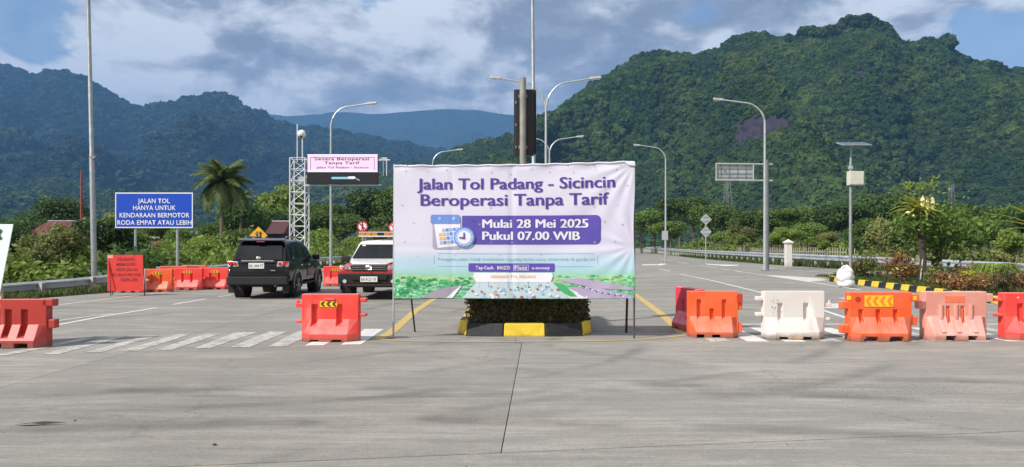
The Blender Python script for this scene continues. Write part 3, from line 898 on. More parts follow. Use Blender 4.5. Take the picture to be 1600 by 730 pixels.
for k in range(70):
    px = RNG.uniform(1000, 1680); Y = RNG.uniform(62, 170) if px > 1330 else RNG.uniform(108, 170)
    x = (px - CX) / F * Y
    x = max(x, float(np.interp(Y, [p[1] for p in RIGHT_EDGE], [p[0] for p in RIGHT_EDGE])) + 7)
    spr.append((x, Y, RNG.uniform(2, 5), RNG.uniform(1.5, 3), RNG.uniform(.7, 2.6) * (.5 + Y / 150)))
undergrowth('undergrowth', spl, 42000, .30, LEAF_LIME, 2)
undergrowth('undergrowth', spd, 26000, .32, LEAF_DARK, 2)
undergrowth('undergrowth', spr[::2], 20000, .45, LEAF_LIME, 2)
undergrowth('undergrowth', spr[1::2], 20000, .45, LEAF_DRY, 2)

def blades(name, X, Y, Z, h, m, wid=.018, lean=.45):
    n = len(X)
    a = RNG.uniform(0, 2 * PI, n); hh = h * RNG.uniform(.4, 1.25, n)
    dx = np.cos(a); dy = np.sin(a)
    b = np.stack([X, Y, Z], 1)
    side = np.stack([-dy, dx, np.zeros(n)], 1) * (wid * RNG.uniform(.7, 1.4, n))[:, None]
    tip = b + np.stack([dx * hh * lean, dy * hh * lean, hh], 1) * RNG.uniform(.8, 1.1, n)[:, None]
    V = np.stack([b - side, b + side, tip], 1).reshape(-1, 3)
    o = link(name, np_mesh(name, V, np.arange(3 * n).reshape(n, 3), m, np.clip(RNG.normal(.42, .25, n), 0, 1)))
    tag(o, kind='stuff'); return o
def along(edge, n, y0, y1, w0, w1, side):
    ys = RNG.uniform(y0, y1, n)
    ex = np.interp(ys, [p[1] for p in edge], [p[0] for p in edge])
    off = w0 + (w1 - w0) * RNG.random(n) ** 1.6
    return ex + side * off, ys
X1, Y1 = along(LEFT_EDGE, 26000, 20.5, 62, 0.0, 9, -1)
blades('grass', X1, Y1, np.full(len(X1), .02), .24, BLADE, .02)
X1, Y1 = along(RIGHT_EDGE, 24000, 24, 110, 0.1, 8, 1)
blades('grass', X1, Y1, np.full(len(X1), .02), .36, BLADE, .04)

# coconut palm
def frond(name, length, droop, m, n=26, wid=.5, twist=0.0, seed=0, leafw=.05):
    r = np.random.default_rng(seed)
    V, Fq = [], []
    pts = []
    for i in range(n + 1):
        t_ = i / n
        pts.append(Vector((length * (t_ - .12 * t_ * t_ * droop), 0, length * (.55 * t_ - droop * .75 * t_ * t_))))
    for i in range(1, n + 1):
        p = pts[i]; d = (pts[i] - pts[i - 1]).normalized()
        t_ = i / n
        L = wid * math.sin(PI * min(1, t_ * .92 + .06)) ** .6 * r.uniform(.8, 1.1)
        for s in (-1, 1):
            tipv = p + Vector((d.x * L * .55, s * L, -L * (.45 + .35 * r.random()) + d.z * L * .4))
            k = len(V)
            V += [p - d * leafw, p + d * leafw, tipv + d * leafw * .2]
            Fq.append((k, k + 1, k + 2))
    for i in range(n):
        k = len(V); a, b = pts[i], pts[i + 1]; w_ = .05 * (1 - i / n) + .012
        V += [a + Vector((0, w_, 0)), a - Vector((0, w_, 0)), b - Vector((0, w_, 0))]
        Fq.append((k, k + 1, k + 2))
        k = len(V); V += [a + Vector((0, w_, 0)), b - Vector((0, w_, 0)), b + Vector((0, w_, 0))]
        Fq.append((k, k + 1, k + 2))
    return np_mesh(name, np.array([tuple(v) for v in V]), np.array(Fq), m, np.clip(r.normal(.45, .25, len(Fq)), 0, 1))
PF = [frond('frond', 3.3, d, PALM, 34, .85, seed=i, leafw=.10) for i, d in enumerate((.75, 1.1, 1.55))]
def palm(px, ptop, pcen, Y, label, s=1.0, n=20, name='coconut_palm'):
    x, zc = XZ(px, pcen, Y)
    t_ = thing(name, label, 'palm', (x, Y, 0))
    b = MB(); pts = [(0.5 * math.sin(k / 9 * 1.6) * .5, 0, zc * k / 9) for k in range(10)]
    b.tube(pts, [.24 - .012 * k for k in range(10)], 8).build('trunk', bark, t_, smooth=True)
    cx0 = pts[-1][0]
    for k in range(n):
        el = 1.0 - 1.6 * (k / n) ** 1.1
        o = link('frond', PF[min(2, int(k / n * 3))], t_, (cx0, 0, zc))
        o.rotation_euler = (random.uniform(-.3, .3), -el * .9 + random.uniform(-.1, .1), k * 2.4 + random.uniform(-.2, .2))
        o.scale = (s, s, s)
    for k in range(6):
        a = k * 1.05
        MB().ball((cx0 + .3 * math.cos(a), .3 * math.sin(a), zc - .3), .16, 8, 6).build('coconut', LEAF_LIME, t_, smooth=True)
palm(344, 250, 286, 82, 'tall coconut palm standing between the blue sign and the lattice tower', 1.12, 34)
palm(374, 300, 312, 92, 'shorter palm with a ragged crown just right of the tall coconut palm', .62, 14, 'short_palm')

# garden kerb, beds and plants on the right
KERB = [G(*p) for p in ((1302, 433.5), (1297, 436.5), (1303, 440.5), (1322, 443.5), (1347, 446), (1400, 452.5), (1460, 460.5), (1552, 474), (1700, 500))]
BACK = [(RIGHT_EDGE[1][0] + 5, 14), (RIGHT_EDGE[3][0] + 2, RIGHT_EDGE[3][1] - 3), (RIGHT_EDGE[4][0] - 5.5, RIGHT_EDGE[4][1] - 4), G(1345, 431.5)]
gp = [(p[0] + .15, p[1] + .05) for p in KERB]
garden = flat('garden_ground', gp + [(KERB[-1][0] + .2, 12)] + BACK, .13, GRASS_SOIL, thick=.14); tag(garden, kind='structure')
kerb = thing('garden_kerb', 'long black and yellow painted kerb edging the planted garden', 'kerb')
def kerb_block(p, d, m, L=.58, w=.26, h=.22, parent=None, inv=False):
    b = MB()
    q = [(-L / 2, -w / 2, 0), (-L / 2, w / 2, 0), (-L / 2, w / 2 - .03, h), (-L / 2, -w / 2 + .05, h)]
    b.prism(q, (L, 0, 0))
    o = b.build('kerb_block', m, parent, bevel=.018)
    o.location = (p.x, p.y, 0); o.rotation_euler = (0, 0, math.atan2(d.y, d.x))
    return o
def walk(pts, step):
    P = [Vector(p) for p in pts]; out = []; carry = step / 2
    for a, b in zip(P[:-1], P[1:]):
        L = (b - a).length; d = (b - a) / L
        while carry <= L:
            out.append((a + d * carry, d)); carry += step
        carry -= L
    return out
for k, (p, d) in enumerate(walk(KERB, .60)):
    kerb_block(p, d, yellow_paint if k % 2 else black_kerb, parent=kerb)

def in_garden(n, y0, y1):
    ys = RNG.uniform(y0, y1, n)
    kx = np.interp(ys, [p[1] for p in KERB[:1:-1]], [p[0] for p in KERB[:1:-1]])
    return kx + .3 + (9 * RNG.random(n)) * np.clip((37 - ys) / 6, .25, 1), ys
X1, Y1 = in_garden(26000, 18, 35.5)
blades('grass', X1, Y1, np.full(len(X1), .13), .13, BLADE, .016)

def bush(name, px, py, Y, rx, h, m, n, leaf, label, cat='shrub', group=None, stems=5, z0=.13):
    x = (px - CX) / F * Y
    t_ = thing(name, label, cat, (x, Y, z0), random.uniform(0, 6), group)
    P, D = [], []
    d = RNG.normal(size=(n, 3)); d /= np.linalg.norm(d, axis=1, keepdims=True)
    r = RNG.uniform(.35, 1.08, n)[:, None] * (1 + .22 * np.sin(d[:, :1] * 8) * np.cos(d[:, 1:2] * 7 + d[:, 2:] * 6))
    P = d * r * np.array([rx, rx * .85, h * .5]) + np.array([0, 0, h * .52])
    V, Q = leaves(P, leaf, d, .3, .45)
    tint = np.clip(RNG.normal(.4, .28, n), 0, 1)
    link('foliage', np_mesh('foliage', V, Q, m, tint), t_)
    for k in range(stems):
        a = k * 2.2
        MB().tube([(0, 0, -.02), (rx * .3 * math.cos(a), rx * .3 * math.sin(a), h * .5), (rx * .6 * math.cos(a), rx * .6 * math.sin(a), h * .85)], [.02, .014, .006], 5).build('stem', bark, t_)
    return t_
GG = 'reddish croton shrubs in the garden'
bush('croton_shrub', 1352, 440, 33.5, .75, 1.05, LEAF_DRY, 700, .16, 'olive croton shrub right beside the foot of the solar lamp post', group=GG)
bush('croton_shrub', 1338, 440, 34.5, .55, .85, CROTON, 500, .15, 'small reddish croton shrub behind the white sack', group=GG)
bush('croton_shrub', 1405, 440, 29.5, .68, 1.25, CROTON, 700, .16, 'tall red brown croton shrub standing at the kerb left of the flowering tree', group=GG)
bush('croton_shrub', 1425, 430, 33.0, .8, .6, CROTON, 480, .16, 'low red brown croton shrub behind the taller one at the kerb', group=GG)
bush('croton_shrub', 1480, 450, 25.0, .65, .62, CROTON, 520, .14, 'dark red croton shrub left of the yellow flowers', group=GG)
bush('croton_shrub', 1502, 452, 23.8, .5, .5, CROTON, 420, .13, 'low coppery croton shrub directly in front of the yellow flowers', group=GG)
bush('croton_shrub', 1545, 455, 23.2, .75, .6, CROTON, 620, .14, 'spreading copper croton shrub in front of the grassy clump', group=GG)
bush('croton_shrub', 1568, 460, 21.5, .45, .9, HEDGE, 500, .11, 'mottled yellow and red croton shrub left of the red barrier at the edge', group=GG)
bush('croton_shrub', 1592, 445, 24.5, .55, .6, CROTON, 420, .14, 'reddish croton shrub right of the grassy clump', group=GG)
bush('croton_shrub', 1515, 436, 29.5, .6, .75, CROTON, 420, .15, 'rusty croton shrub at the left foot of the grassy clump', group=GG)
bush('flowering_plant', 1520, 440, 25.2, .5, .7, leaf_mat('yellow_flowers', (.10, .16, .03), (.62, .50, .03), .3, .1, c3=(.75, .62, .05)), 500, .12, 'small bushy plant covered in yellow flowers', 'plant')
bush('young_shrub', 1463, 440, 27.5, .55, .8, LEAF_DRY, 380, .15, 'thin green shrub with pale twigs in front of the second garden trunk', 'shrub')

# flowering tree: dark trunk, upright strap leaves, pale cone flowers
def strap(name, L, w, m, bend=.5, n=6, fold=.25):
    V, Q = [], []
    for i in range(n + 1):
        t_ = i / n
        ww = w * (math.sin(PI * min(1, .12 + t_ * .88)) ** .7) * .5 + .004
        x = L * t_; z = L * (bend * t_ - bend * 1.1 * t_ * t_)
        V += [(x, -ww, z + ww * fold), (x, 0, z), (x, ww, z + ww * fold)]
    for i in range(n):
        k = 3 * i
        Q += [(k, k + 3, k + 4, k + 1), (k + 1, k + 4, k + 5, k + 2)]
    return np_mesh(name, np.array(V), np.array(Q), m, RNG.uniform(.2, .8, len(Q)))
cream = mat('cream_petals', (.78, .74, .38), .6, 0, .1, 8)
YLEAF = leaf_mat('yellow_green_straps', (.26, .30, .04), (.50, .47, .09), .4, .12)
x, z = XZ(1441, 348, 30.5)
ft = thing('flowering_tree', 'slender dark-trunked tree with yellowish straps and pale upright cone flowers', 'tree', (x, 30.5, .1))
MB().tube([(0, 0, -.1), (.04, 0, 1.0), (-.05, 0, 2.0), (-.2, 0, 2.75)], [.15, .13, .13, .17], 9).build('trunk', mat('dark_trunk', (.055, .045, .035), .9, 0, .35, 9, bump=.8, bscale=20), ft, smooth=True)
sm_ = strap('strap_leaf', 1.05, .13, YLEAF, .8)
for k in range(60):
    o = link('strap_leaf', sm_, ft, (-.22, 0, 2.8)); o.rotation_euler = (random.uniform(-.3, .3), -random.uniform(-.15, 1.15), k * 2.4)
    s_ = random.uniform(.7, 1.15); o.scale = (s_, s_, s_)
for k, (dx, dz, s_) in enumerate(((-.12, 3.12, 1.15), (.28, 3.08, 1.15), (.08, 3.05, .8))):
    b = MB(); b.tube([(dx, -.25, dz - .1), (dx, -.25, dz + .1), (dx, -.25, dz + .3), (dx, -.25, dz + .42)], [.03, .085 * s_, .07 * s_, .01], 8)
    b.build('cone_flower', cream, ft, smooth=True)
for dx, dz in ((-.75, 2.85), (-.5, 2.72)):
    MB().ball((dx, -.3, dz), .09, 8, 6, (1.2, 1, .7)).build('cone_flower', cream, ft, smooth=True)
V, Q = leaves(RNG.normal(size=(650, 3)) * np.array([.55, .45, .22]) + np.array([.0, 0, 2.45]), .20, None, .3)
link('foliage', np_mesh('foliage', V, Q, LEAF, RNG.random(650)), ft)
V, Q = leaves(RNG.normal(size=(160, 3)) * np.array([.5, .4, .18]) + np.array([-.1, 0, 3.9]), .18, None, .3)
link('upper_foliage', np_mesh('upper_foliage', V, Q, LEAF_LIME, RNG.random(160)), ft)
MB().tube([(-.18, 0, 2.9), (-.1, 0, 3.9)], [.03, .012], 5).build('twig', bark, ft)
MB().tube([(-.2, -.2, 0), (.02, -.05, 1.2)], .025, 6).build('support_stake', mat('pale_bamboo', (.5, .46, .36), .7), ft)
x2 = (1463 - CX) / F * 31.5
st = thing('garden_tree', 'short thick dark trunk with leafy green top right of the flowering tree', 'tree', (x2, 31.5, .1))
MB().tube([(0, 0, -.1), (0, 0, .7), (.05, 0, 1.35)], [.24, .2, .17], 9).build('trunk', mat('dark_trunk', (0, 0, 0)), st, smooth=True)
n_ = 1500
P_ = RNG.normal(size=(n_, 3)) * np.array([.75, .6, .55]) + np.array([.25, 0, 2.1])
V, Q = leaves(P_, .24, None, .3)
link('crown', np_mesh('crown', V, Q, LEAF, RNG.random(n_)), st)
# arching grass clump
xg = (1556 - CX) / F * 27
gc = thing('ornamental_grass', 'rounded bright green grassy clump among the crotons', 'plant', (xg, 27, .13))
n_ = 2600
V = []
for k in range(n_):
    a = random.uniform(0, 2 * PI); L = random.uniform(.7, 1.35); o_ = random.uniform(0, .35); w_ = .014
    c_, s_ = math.cos(a), math.sin(a)
    bx, by = c_ * o_, s_ * o_
    e_ = random.uniform(.55, 1.25)
    p0 = Vector((bx, by, 0)); p1 = p0 + Vector((c_ * L * .30 * e_, s_ * L * .30 * e_, L * .62)); p2 = p1 + Vector((c_ * L * .26 * e_, s_ * L * .26 * e_, -L * .34 * e_))
    sd = Vector((-s_, c_, 0)) * w_
    V += [p0 - sd, p0 + sd, p1 + sd, p1 - sd, p1 - sd, p1 + sd, p2 + sd * .2, p2 - sd * .2]
o = link('grass_leaves', np_mesh('grass_leaves', np.array([tuple(v) for v in V]), np.arange(8 * n_).reshape(-1, 4), LEAF_LIME, np.repeat(RNG.random(n_), 2)), gc)
tag(o, kind='stuff')
# pointed strap leaves reaching in at the right edge
xa, za = XZ(1641, 376, 19.5)
ag = thing('agave', 'plant with long pointed yellow green leaves reaching in at the frame edge', 'plant', (xa, 19.5, .1))
MB().tube([(0, 0, -.05), (0, 0, za)], [.12, .08], 8).build('trunk', mat('dark_trunk', (0, 0, 0)), ag)
am = strap('pointed_leaf', 1.5, .11, YLEAF, .35, 7)
for k in range(9):
    o = link('pointed_leaf', am, ag, (0, 0, za)); o.rotation_euler = (0, -random.uniform(-.1, .75), (k - 4.5) * .35)
for az, el in ((PI + .05, .62), (PI - .12, .30), (PI + .2, .12), (PI + .6, .5), (PI - .5, .45)):
    o = link('pointed_leaf', am, ag, (0, 0, za)); o.rotation_euler = (0, -el, az); o.scale = (1.05,) * 3

# white sack on the kerb end
xk, yk_ = G(1322, 449)
sk = thing('sack', 'stuffed crumpled white plastic sack on the road at the garden kerb tip', 'sack', (xk, yk_, 0))
sk.scale = (.88, .88, .84)
def lumpy(mb_r, n=20, nv=16, amp=.09, seed=1):
    V, Fq = [], []
    for i in range(nv + 1):
        th = PI * i / nv
        for j in range(n):
            ph = 2 * PI * j / n
            d = Vector((math.sin(th) * math.cos(ph), math.sin(th) * math.sin(ph), math.cos(th)))
            k = 1 + amp * mnoise.fractal(d * 2.4 + Vector((seed, 0, 0)), 1, 2, 3) * 2
            V.append((d.x * mb_r[0] * k, d.y * mb_r[1] * k, d.z * mb_r[2] * k))
    for i in range(nv):
        for j in range(n):
            Fq.append((i * n + j, (i + 1) * n + j, (i + 1) * n + (j + 1) % n, i * n + (j + 1) % n))
    return V, Fq
sack_m = mat('woven_white_plastic', (.74, .75, .77), .45, 0, .07, 6, bump=.5, bscale=14, dirt=((.3, .27, .22), .1, .35))
b = MB(); v, f = lumpy((.37, .30, .26), seed=2); b.add([(p[0], p[1], max(0.0, p[2] + .2)) for p in v], f)
b.build('lower_bag', sack_m, sk, smooth=True)
b = MB(); v, f = lumpy((.37, .29, .40), seed=5, amp=.10); b.add([((p[0]) * (1 + .25 * max(0, .1 - p[2])) - .05, p[1] - .02, p[2] * 1.0 + .55 + .05 * math.sin(p[0] * 9)) for p in v], f)
b.build('upper_bag', sack_m, sk, smooth=True)
MB().tube([(-.25, -.1, .88), (-.15, -.12, .96), (-.02, -.1, .9)], [.03, .05, .03], 6).build('knot', sack_m, sk, smooth=True)

# ================================================================== GUARDRAILS
def wbeam_profile(k=1.0):
    pts = [(.0, .155), (.035, .13), (.075, .10), (.075, .06), (.01, .02), (.01, -.02), (.075, -.06), (.075, -.10), (.035, -.13), (.0, -.155)]
    return [(o_, z_ * k) for o_, z_ in pts]
def rail_panel(a, b, za, zb, side, parent, ext=.06, prk=1.0):
    a = Vector((*a, za)); b = Vector((*b, zb))
    d = (b - a).normalized(); nn = Vector((-d.y, d.x, 0)).normalized() * side
    a = a - d * ext * 0; b = b + d * ext
    pr = wbeam_profile(prk)
    V = []
    for q in (a, b):
        for (o_, z_) in pr: V.append(q + nn * (o_ + .0) + Vector((0, 0, z_)))
        for (o_, z_) in reversed(pr): V.append(q + nn * (o_ - .006) + Vector((0, 0, z_)))
    n = 2 * len(pr)
    fs = [(i, (i + 1) % n, n + (i + 1) % n, n + i) for i in range(n)] + [tuple(range(n)), tuple(range(2 * n - 1, n - 1, -1))]
    return MB().add(V, fs).build('rail_panel', rail_steel, parent)
def guardrail(name, pts, heights, label, side, post_m, post_w=.12, step=4.0, prk=1.0):
    g = thing(name, label, 'guardrail')
    w_ = walk(pts, step)
    ys = [p[1] for p in pts]
    hz_ = lambda y: float(np.interp(y, ys, heights))
    for (p, d), (q, _) in zip(w_[:-1], w_[1:]):
        off = Vector((-d.y, d.x)) * side * random.uniform(0, .012)
        rail_panel((p.x + off.x, p.y + off.y), (q.x + off.x, q.y + off.y), hz_(p.y) - .155 * prk, hz_(q.y) - .155 * prk, side, g, prk=prk)
    for (p, d) in walk(pts, step / 2):
        nn = Vector((-d.y, d.x)) * side
        rz = math.atan2(d.y, d.x)
        h = hz_(p.y)
        MB().box((p.x - nn.x * .10, p.y - nn.y * .10, h / 2 - .12), (post_w, post_w, h + .16), rz).build('post', post_m, g)
        MB().box((p.x - nn.x * .03, p.y - nn.y * .03, h - .16), (.10, .055, .2), rz).build('spacer', steel_dark, g)
    return g
LR = [(-24, 14.5), (-16.6, 20.6), (-15.1, 22.2), (-14.25, 25.4), (-14.6, 30), (-14.4, 36), (-14.3, 45), (-14.2, 56), (-14.1, 70)]
post_conc = mat('whitewashed_post', (.48, .47, .44), .8, 0, .2, 5, dirt=((.15, .13, .1), .25, .7))
guardrail('guardrail', LR, [.36, .38, .40, .57, .62, .66, .70, .74, .75], 'grey steel guardrail with pale posts along the left verge', -1, post_conc, .14)
RR = [(x + .5, y + .3) for x, y in ([(RIGHT_EDGE[1][0], 26)] + RIGHT_EDGE[1:-1] + [(60, 300)])]
guardrail('guardrail', RR, [.72, .74, .76, .80, .86, .92, .98, 1.04, 1.15, 1.25, 1.3][:len(RR)], 'long curving steel guardrail along the right side of the road', 1, post_conc, .13, prk=1.45)

# ================================================================== LAMP POSTS, SIGNS, TOWERS
def arc(p0, dirx, rise, reach, n=9, tail=.5):
    """curved lamp arm: leaves the post upward and bends over to the side"""
    out = []
    for i in range(n + 1):
        t_ = i / n
        a = t_ * PI / 2
        out.append((p0[0] + dirx * reach * tail * (1 - math.cos(a)), p0[1], p0[2] + rise * .88 * math.sin(a)))
    ex = out[-1]
    out.append((ex[0] + dirx * reach * (1 - tail), p0[1], ex[2] + rise * .12))
    return out
def lamp_post(px, Y, ztop, arms, label, rise=1.6, reach=2.2, r0=.10, group='curved street lamps', m=None, name='street_lamp', tail=.5):
    m = m or steel_light
    x = (px - CX) / F * Y
    t_ = thing(name, label, 'street lamp', (x, Y, 0), 0, group)
    MB().tube([(0, 0, -.5), (0, 0, ztop * .5), (0, 0, ztop)], [r0, r0 * .8, r0 * .6], 10).build('pole', m, t_, smooth=True)
    MB().box((0, 0, .02), (.4, .4, .06)).build('base_plate', steel_dark, t_)
    for s in arms:
        p = arc((0, 0, ztop - .05), s, rise, reach, tail=tail)
        MB().tube(p, [r0 * .6] * 4 + [r0 * .45] * (len(p) - 4), 7).build('arm', m, t_, smooth=True)
        e_ = p[-1]
        h = MB(); h.prism([(e_[0] - s * .08, -.11, e_[2] - .06), (e_[0] - s * .08, .11, e_[2] - .06), (e_[0] - s * .08, .09, e_[2] + .07), (e_[0] - s * .08, -.09, e_[2] + .07)], (s * .62, 0, .05))
        ho = h.build('lamp_head', steel_light, t_, bevel=.02)
        MB().box((e_[0] + s * .26, 0, e_[2] - .055), (.4, .15, .02)).build('lens', white_paint, ho)
    return t_
def ztip(py, Y): return CAMZ + (HY - py) / F * Y
lamp_post(517, 48, ztip(198, 48), (1,), 'grey lamp post with one arm curving right, behind the pink screen', rise=1.55, reach=2.45)
lamp_post(853, 42, ztip(172, 42), (1, -1), 'double-armed lamp post rising right of the traffic signal', rise=1.85, reach=2.6, r0=.10)
lamp_post(858.5, 64, ztip(240, 64), (1, -1), 'smaller double-armed lamp post low behind the taller double one', rise=1.5, reach=2.4, r0=.10)
lamp_post(676, 74, ztip(256, 74), (1,), 'most distant single lamp, its arm peeping over the banner left half', rise=1.45, reach=2.5, r0=.10)
lamp_post(1040, 68, ztip(250, 68), (-1,), 'grey lamp post curving left, with a small square board on its stem', rise=1.4, reach=2.4)
lamp_post(1195, 46.5, ztip(192, 46.5), (-1,), 'tall lamp post curving left above the direction board', rise=1.5, reach=2.7, r0=.11)
def tall_lamp(px_b, px_t, Y, label, r0, r1):
    x = (px_b - CX) / F * Y
    t_ = thing('street_lamp', label, 'street lamp', (x, Y, 0), 0, 'tall lamp posts running out of the top of the photo')
    H = 14.5
    dx = ((px_t - px_b) / F * Y) / ((450) / F * Y) * H
    MB().tube([(0, 0, -.4), (dx * .35, 0, H * .35), (dx * .352, 0, H * .352), (dx, 0, H)], [r0, r0 * .82, r0 * .72, r1], 12).build('pole', steel, t_, smooth=True)
    MB().box((0, 0, .12), (.55, .55, .4)).build('footing', concrete_light, t_, bevel=.02)
    MB().tube([(0, 0, 4.9), (dx * .35, 0, 5.0)], r0 * .95, 12).build('collar', steel_dark, t_)
    for s in (-1, 1):
        p = arc((dx, 0, H - .1), s, 1.2, 2.2)
        MB().tube(p, .05, 7).build('arm', steel, t_, smooth=True)
        MB().box((p[-1][0] + s * .25, 0, p[-1][2]), (.6, .22, .1)).build('lamp_head', steel_light, t_, bevel=.03)
    return t_
tall_lamp(148, 138, 28.2, 'tall lamp post behind the near guardrail left of the blue sign', .11, .06)
tall_lamp(835, 832, 33, 'tall lamp post directly behind the black traffic signal', .12, .07)

def panel(name, x0, z0, x1, z1, y, th, m, parent, bevel=.006):
    return MB().box(((x0 + x1) / 2, y, (z0 + z1) / 2), (x1 - x0, th, z1 - z0)).build(name, m, parent, bevel=bevel)
def rounded(x0, z0, x1, z1, r, n=5, corners=(1, 1, 1, 1)):
    out = []
    for k, (cx_, cz_, a0) in enumerate(((x1 - r, z1 - r, 0), (x0 + r, z1 - r, 90), (x0 + r, z0 + r, 180), (x1 - r, z0 + r, 270))):
        if corners[k]:
            out += [(cx_ + r * math.cos(math.radians(a0 + 90 * i / n)), cz_ + r * math.sin(math.radians(a0 + 90 * i / n))) for i in range(n + 1)]
        else:
            out.append((cx_ + (r if a0 in (0, 270) else -r), cz_ + (r if a0 in (0, 90) else -r)))
    return out

# blue road sign
Y = 33.0; K = F / Y
xb, zb = XZ(241, 357, Y)
bs = thing('road_sign', 'blue rectangular road sign with four lines of white capitals on two posts', 'road sign', (xb, Y, 0), .0)
zb0, zb1 = XZ(241, 356.5, Y)[1], XZ(241, 301, Y)[1]
hw = (302 - 180.5) / K / 2
blue = mat('reflective_blue_sheet', (.006, .065, .52), .4, 0, .05, 3)
sign_white = mat('reflective_white_sheet', (.78, .80, .82), .45, 0, .04, 4)
panel('board', -hw, zb0, hw, zb1, 0, .03, blue, bs)
for (a, b_, c, d) in ((-hw, zb1 - .05, hw, zb1), (-hw, zb0, hw, zb0 + .05), (-hw, zb0 + .05, -hw + .05, zb1 - .05), (hw - .05, zb0 + .05, hw, zb1 - .05)):
    panel('border', a + .004, b_ - .002 if b_ > zb0 else b_ + .003, c - .004, d, -.018, .008, sign_white, bs, 0)
for (txt, l, r, base) in (('JALAN TOL', 216, 266, 317.5), ('HANYA UNTUK', 208.5, 275, 328.3), ('KENDARAAN BERMOTOR', 187.5, 296.5, 339.8), ('RODA EMPAT ATAU LEBIH', 184, 300, 351.3)):
    u0, u1 = (l - 241.2) / K, (r - 241.2) / K
    vz = XZ(241, base, Y)[1]
    text_on('lettering', txt, sign_white, lambda u, v, u0=u0, vz=vz: (u0 + u, -.024, vz + v), u1 - u0, 7.0 / K, bs, .022)
for px in (210.5, 276):
    MB().tube([((px - 241.2) / K, .08, -.3), ((px - 241.2) / K, .08, zb1 - .1)], .055, 9).build('post', steel_light, bs, smooth=True)
for zz_ in (zb0 + .25, zb1 - .25):
    MB().box((0, .035, zz_), (hw * 1.9, .03, .05)).build('cross_rail', steel, bs)
bs.rotation_euler = (0, 0, .0)

# red temporary notice
Y = 23.6; K = F / Y
xr, _ = XZ(196, 430, Y)
rs = thing('notice_board', 'red temporary notice board on a thin black frame beside the left guardrail', 'notice board', (xr, Y, 0), .05)
red_sheet = mat('red_banner_sheet', (.72, .045, .035), .5, 0, .07, 3)
dark_print = mat('dark_print', (.16, .02, .03), .6)
zr = lambda py: XZ(0, py, Y)[1]
panel('board', -.56, zr(455), .55, zr(398.5), 0, .012, red_sheet, rs, 0)
panel('sticker', -.55, zr(403.5), -.38, zr(399), -.010, .004, mat('pink_label', (.8, .35, .33), .6), rs, 0)
for txt, l, r, base in (('DILARANG', 184, 210, 407.5), ('MEMASUKI', 182.5, 211, 415.5), ('AREA JALAN', 182, 215, 423.6), ('SELURUH PROYEK', 174.5, 220, 431.8), ('TANPA IZIN', 187.5, 214.5, 439.5)):
    text_on('lettering', txt, dark_print, lambda u, v, l=l, base=base: ((l - 196) / K + u, -.0105, zr(base) + v), (r - l) / K, 4.6 / K, rs, .02)
for dx_t, dx_b, dy in ((-.55, -.56, .35), (-.52, -.40, -.12), (.52, .46, .35), (.54, .65, -.12)):
    MB().tube([(dx_t, .02, zr(399)), (dx_b, dy, 0)], .014, 6).build('leg', dark_iron, rs)
MB().box((0, .022, zr(399)), (1.1, .02, .02)).build('top_bar', dark_iron, rs)
MB().box((0, .022, zr(454)), (1.1, .02, .02)).build('bottom_bar', dark_iron, rs)

# gantry with lattice tower and message screen
Y = 46.0; K = F / Y
xt, _ = XZ(468, 300, Y)
gt = thing('message_gantry', 'white lattice tower carrying a sideways message screen with pink display', 'gantry', (xt, Y, 0))
Z = lambda py: XZ(0, py, Y)[1]
X = lambda px: (px - 468) / K
ht = Z(248); hw = 11.6 / K
lat = mat('white_lattice_steel', (.66, .67, .68), .45, .2, .1, 4)
for sx_ in (-1, 1):
    for sy_ in (-1, 1):
        MB().tube([(sx_ * hw, sy_ * hw, 0), (sx_ * hw, sy_ * hw, ht)], .045, 6).build('chord', lat, gt, smooth=True)
lv_ = 10
rung = MB().tube([(-hw, 0, 0), (hw, 0, 0)], .026, 5).mesh('rung', lat)
dh = ht / lv_
diag = MB().tube([(-hw, 0, 0), (hw, 0, dh)], .022, 5).mesh('brace', lat)
for k in range(lv_ + 1):
    for a in range(4):
        o = link('rung', rung, gt, (hw * math.sin(a * PI / 2), -hw * math.cos(a * PI / 2), k * dh)); o.rotation_euler = (0, 0, a * PI / 2)
        if k < lv_:
            o = link('brace', diag, gt, (hw * math.sin(a * PI / 2), -hw * math.cos(a * PI / 2), k * dh))
            o.rotation_euler = (0, 0, a * PI / 2 + (PI if k % 2 else 0))
            if k % 2: pass
for zz_ in (Z(250), Z(304)):
    pass
MB().tube([(hw, -hw, Z(251)), (X(607), -hw, Z(249))], .05, 6).build('upper_beam', lat, gt, smooth=True)
MB().tube([(hw, hw, Z(251)), (X(607), hw, Z(249))], .05, 6).build('upper_beam', lat, gt, smooth=True)
MB().tube([(hw, -hw, Z(291)), (X(598), -hw, Z(290))], .05, 6).build('lower_beam', lat, gt, smooth=True)
for px in (601, 606):
    MB().tube([(X(px), -hw, Z(249)), (X(px), -hw, Z(276))], .035, 6).build('hanger', lat, gt)
scr = MB().box(((X(485) + X(594)) / 2, -hw - .2, (Z(243.5) + Z(289)) / 2), (X(594) - X(485), .3, Z(243.5) - Z(289))).build('screen_housing', mat('black_screen_housing', (.014, .014, .018), .4), gt, bevel=.02)
ys_ = -hw - .35
def emat(name, col, st):
    m = bpy.data.materials.new(name); m.use_nodes = True; b = m.node_tree.nodes['Principled BSDF']
    b.inputs['Base Color'].default_value = (col[0] * .5, col[1] * .5, col[2] * .5, 1)
    b.inputs['Emission Color'].default_value = (*col, 1); b.inputs['Emission Strength'].default_value = st
    return m
led_pink = emat('lit_pink_pixels', (.86, .60, .80), .50)
led_white = emat('lit_white_pixels', (.9, .88, .92), .5)
led_dark = emat('dark_pixels', (.10, .03, .12), .2)
led_cyan = emat('lit_cyan_pixels', (.25, .6, .75), .4)
panel('lit_panel', X(486.2), Z(270.8), X(593.6), Z(244), ys_ - .006, .012, led_pink, scr, 0)
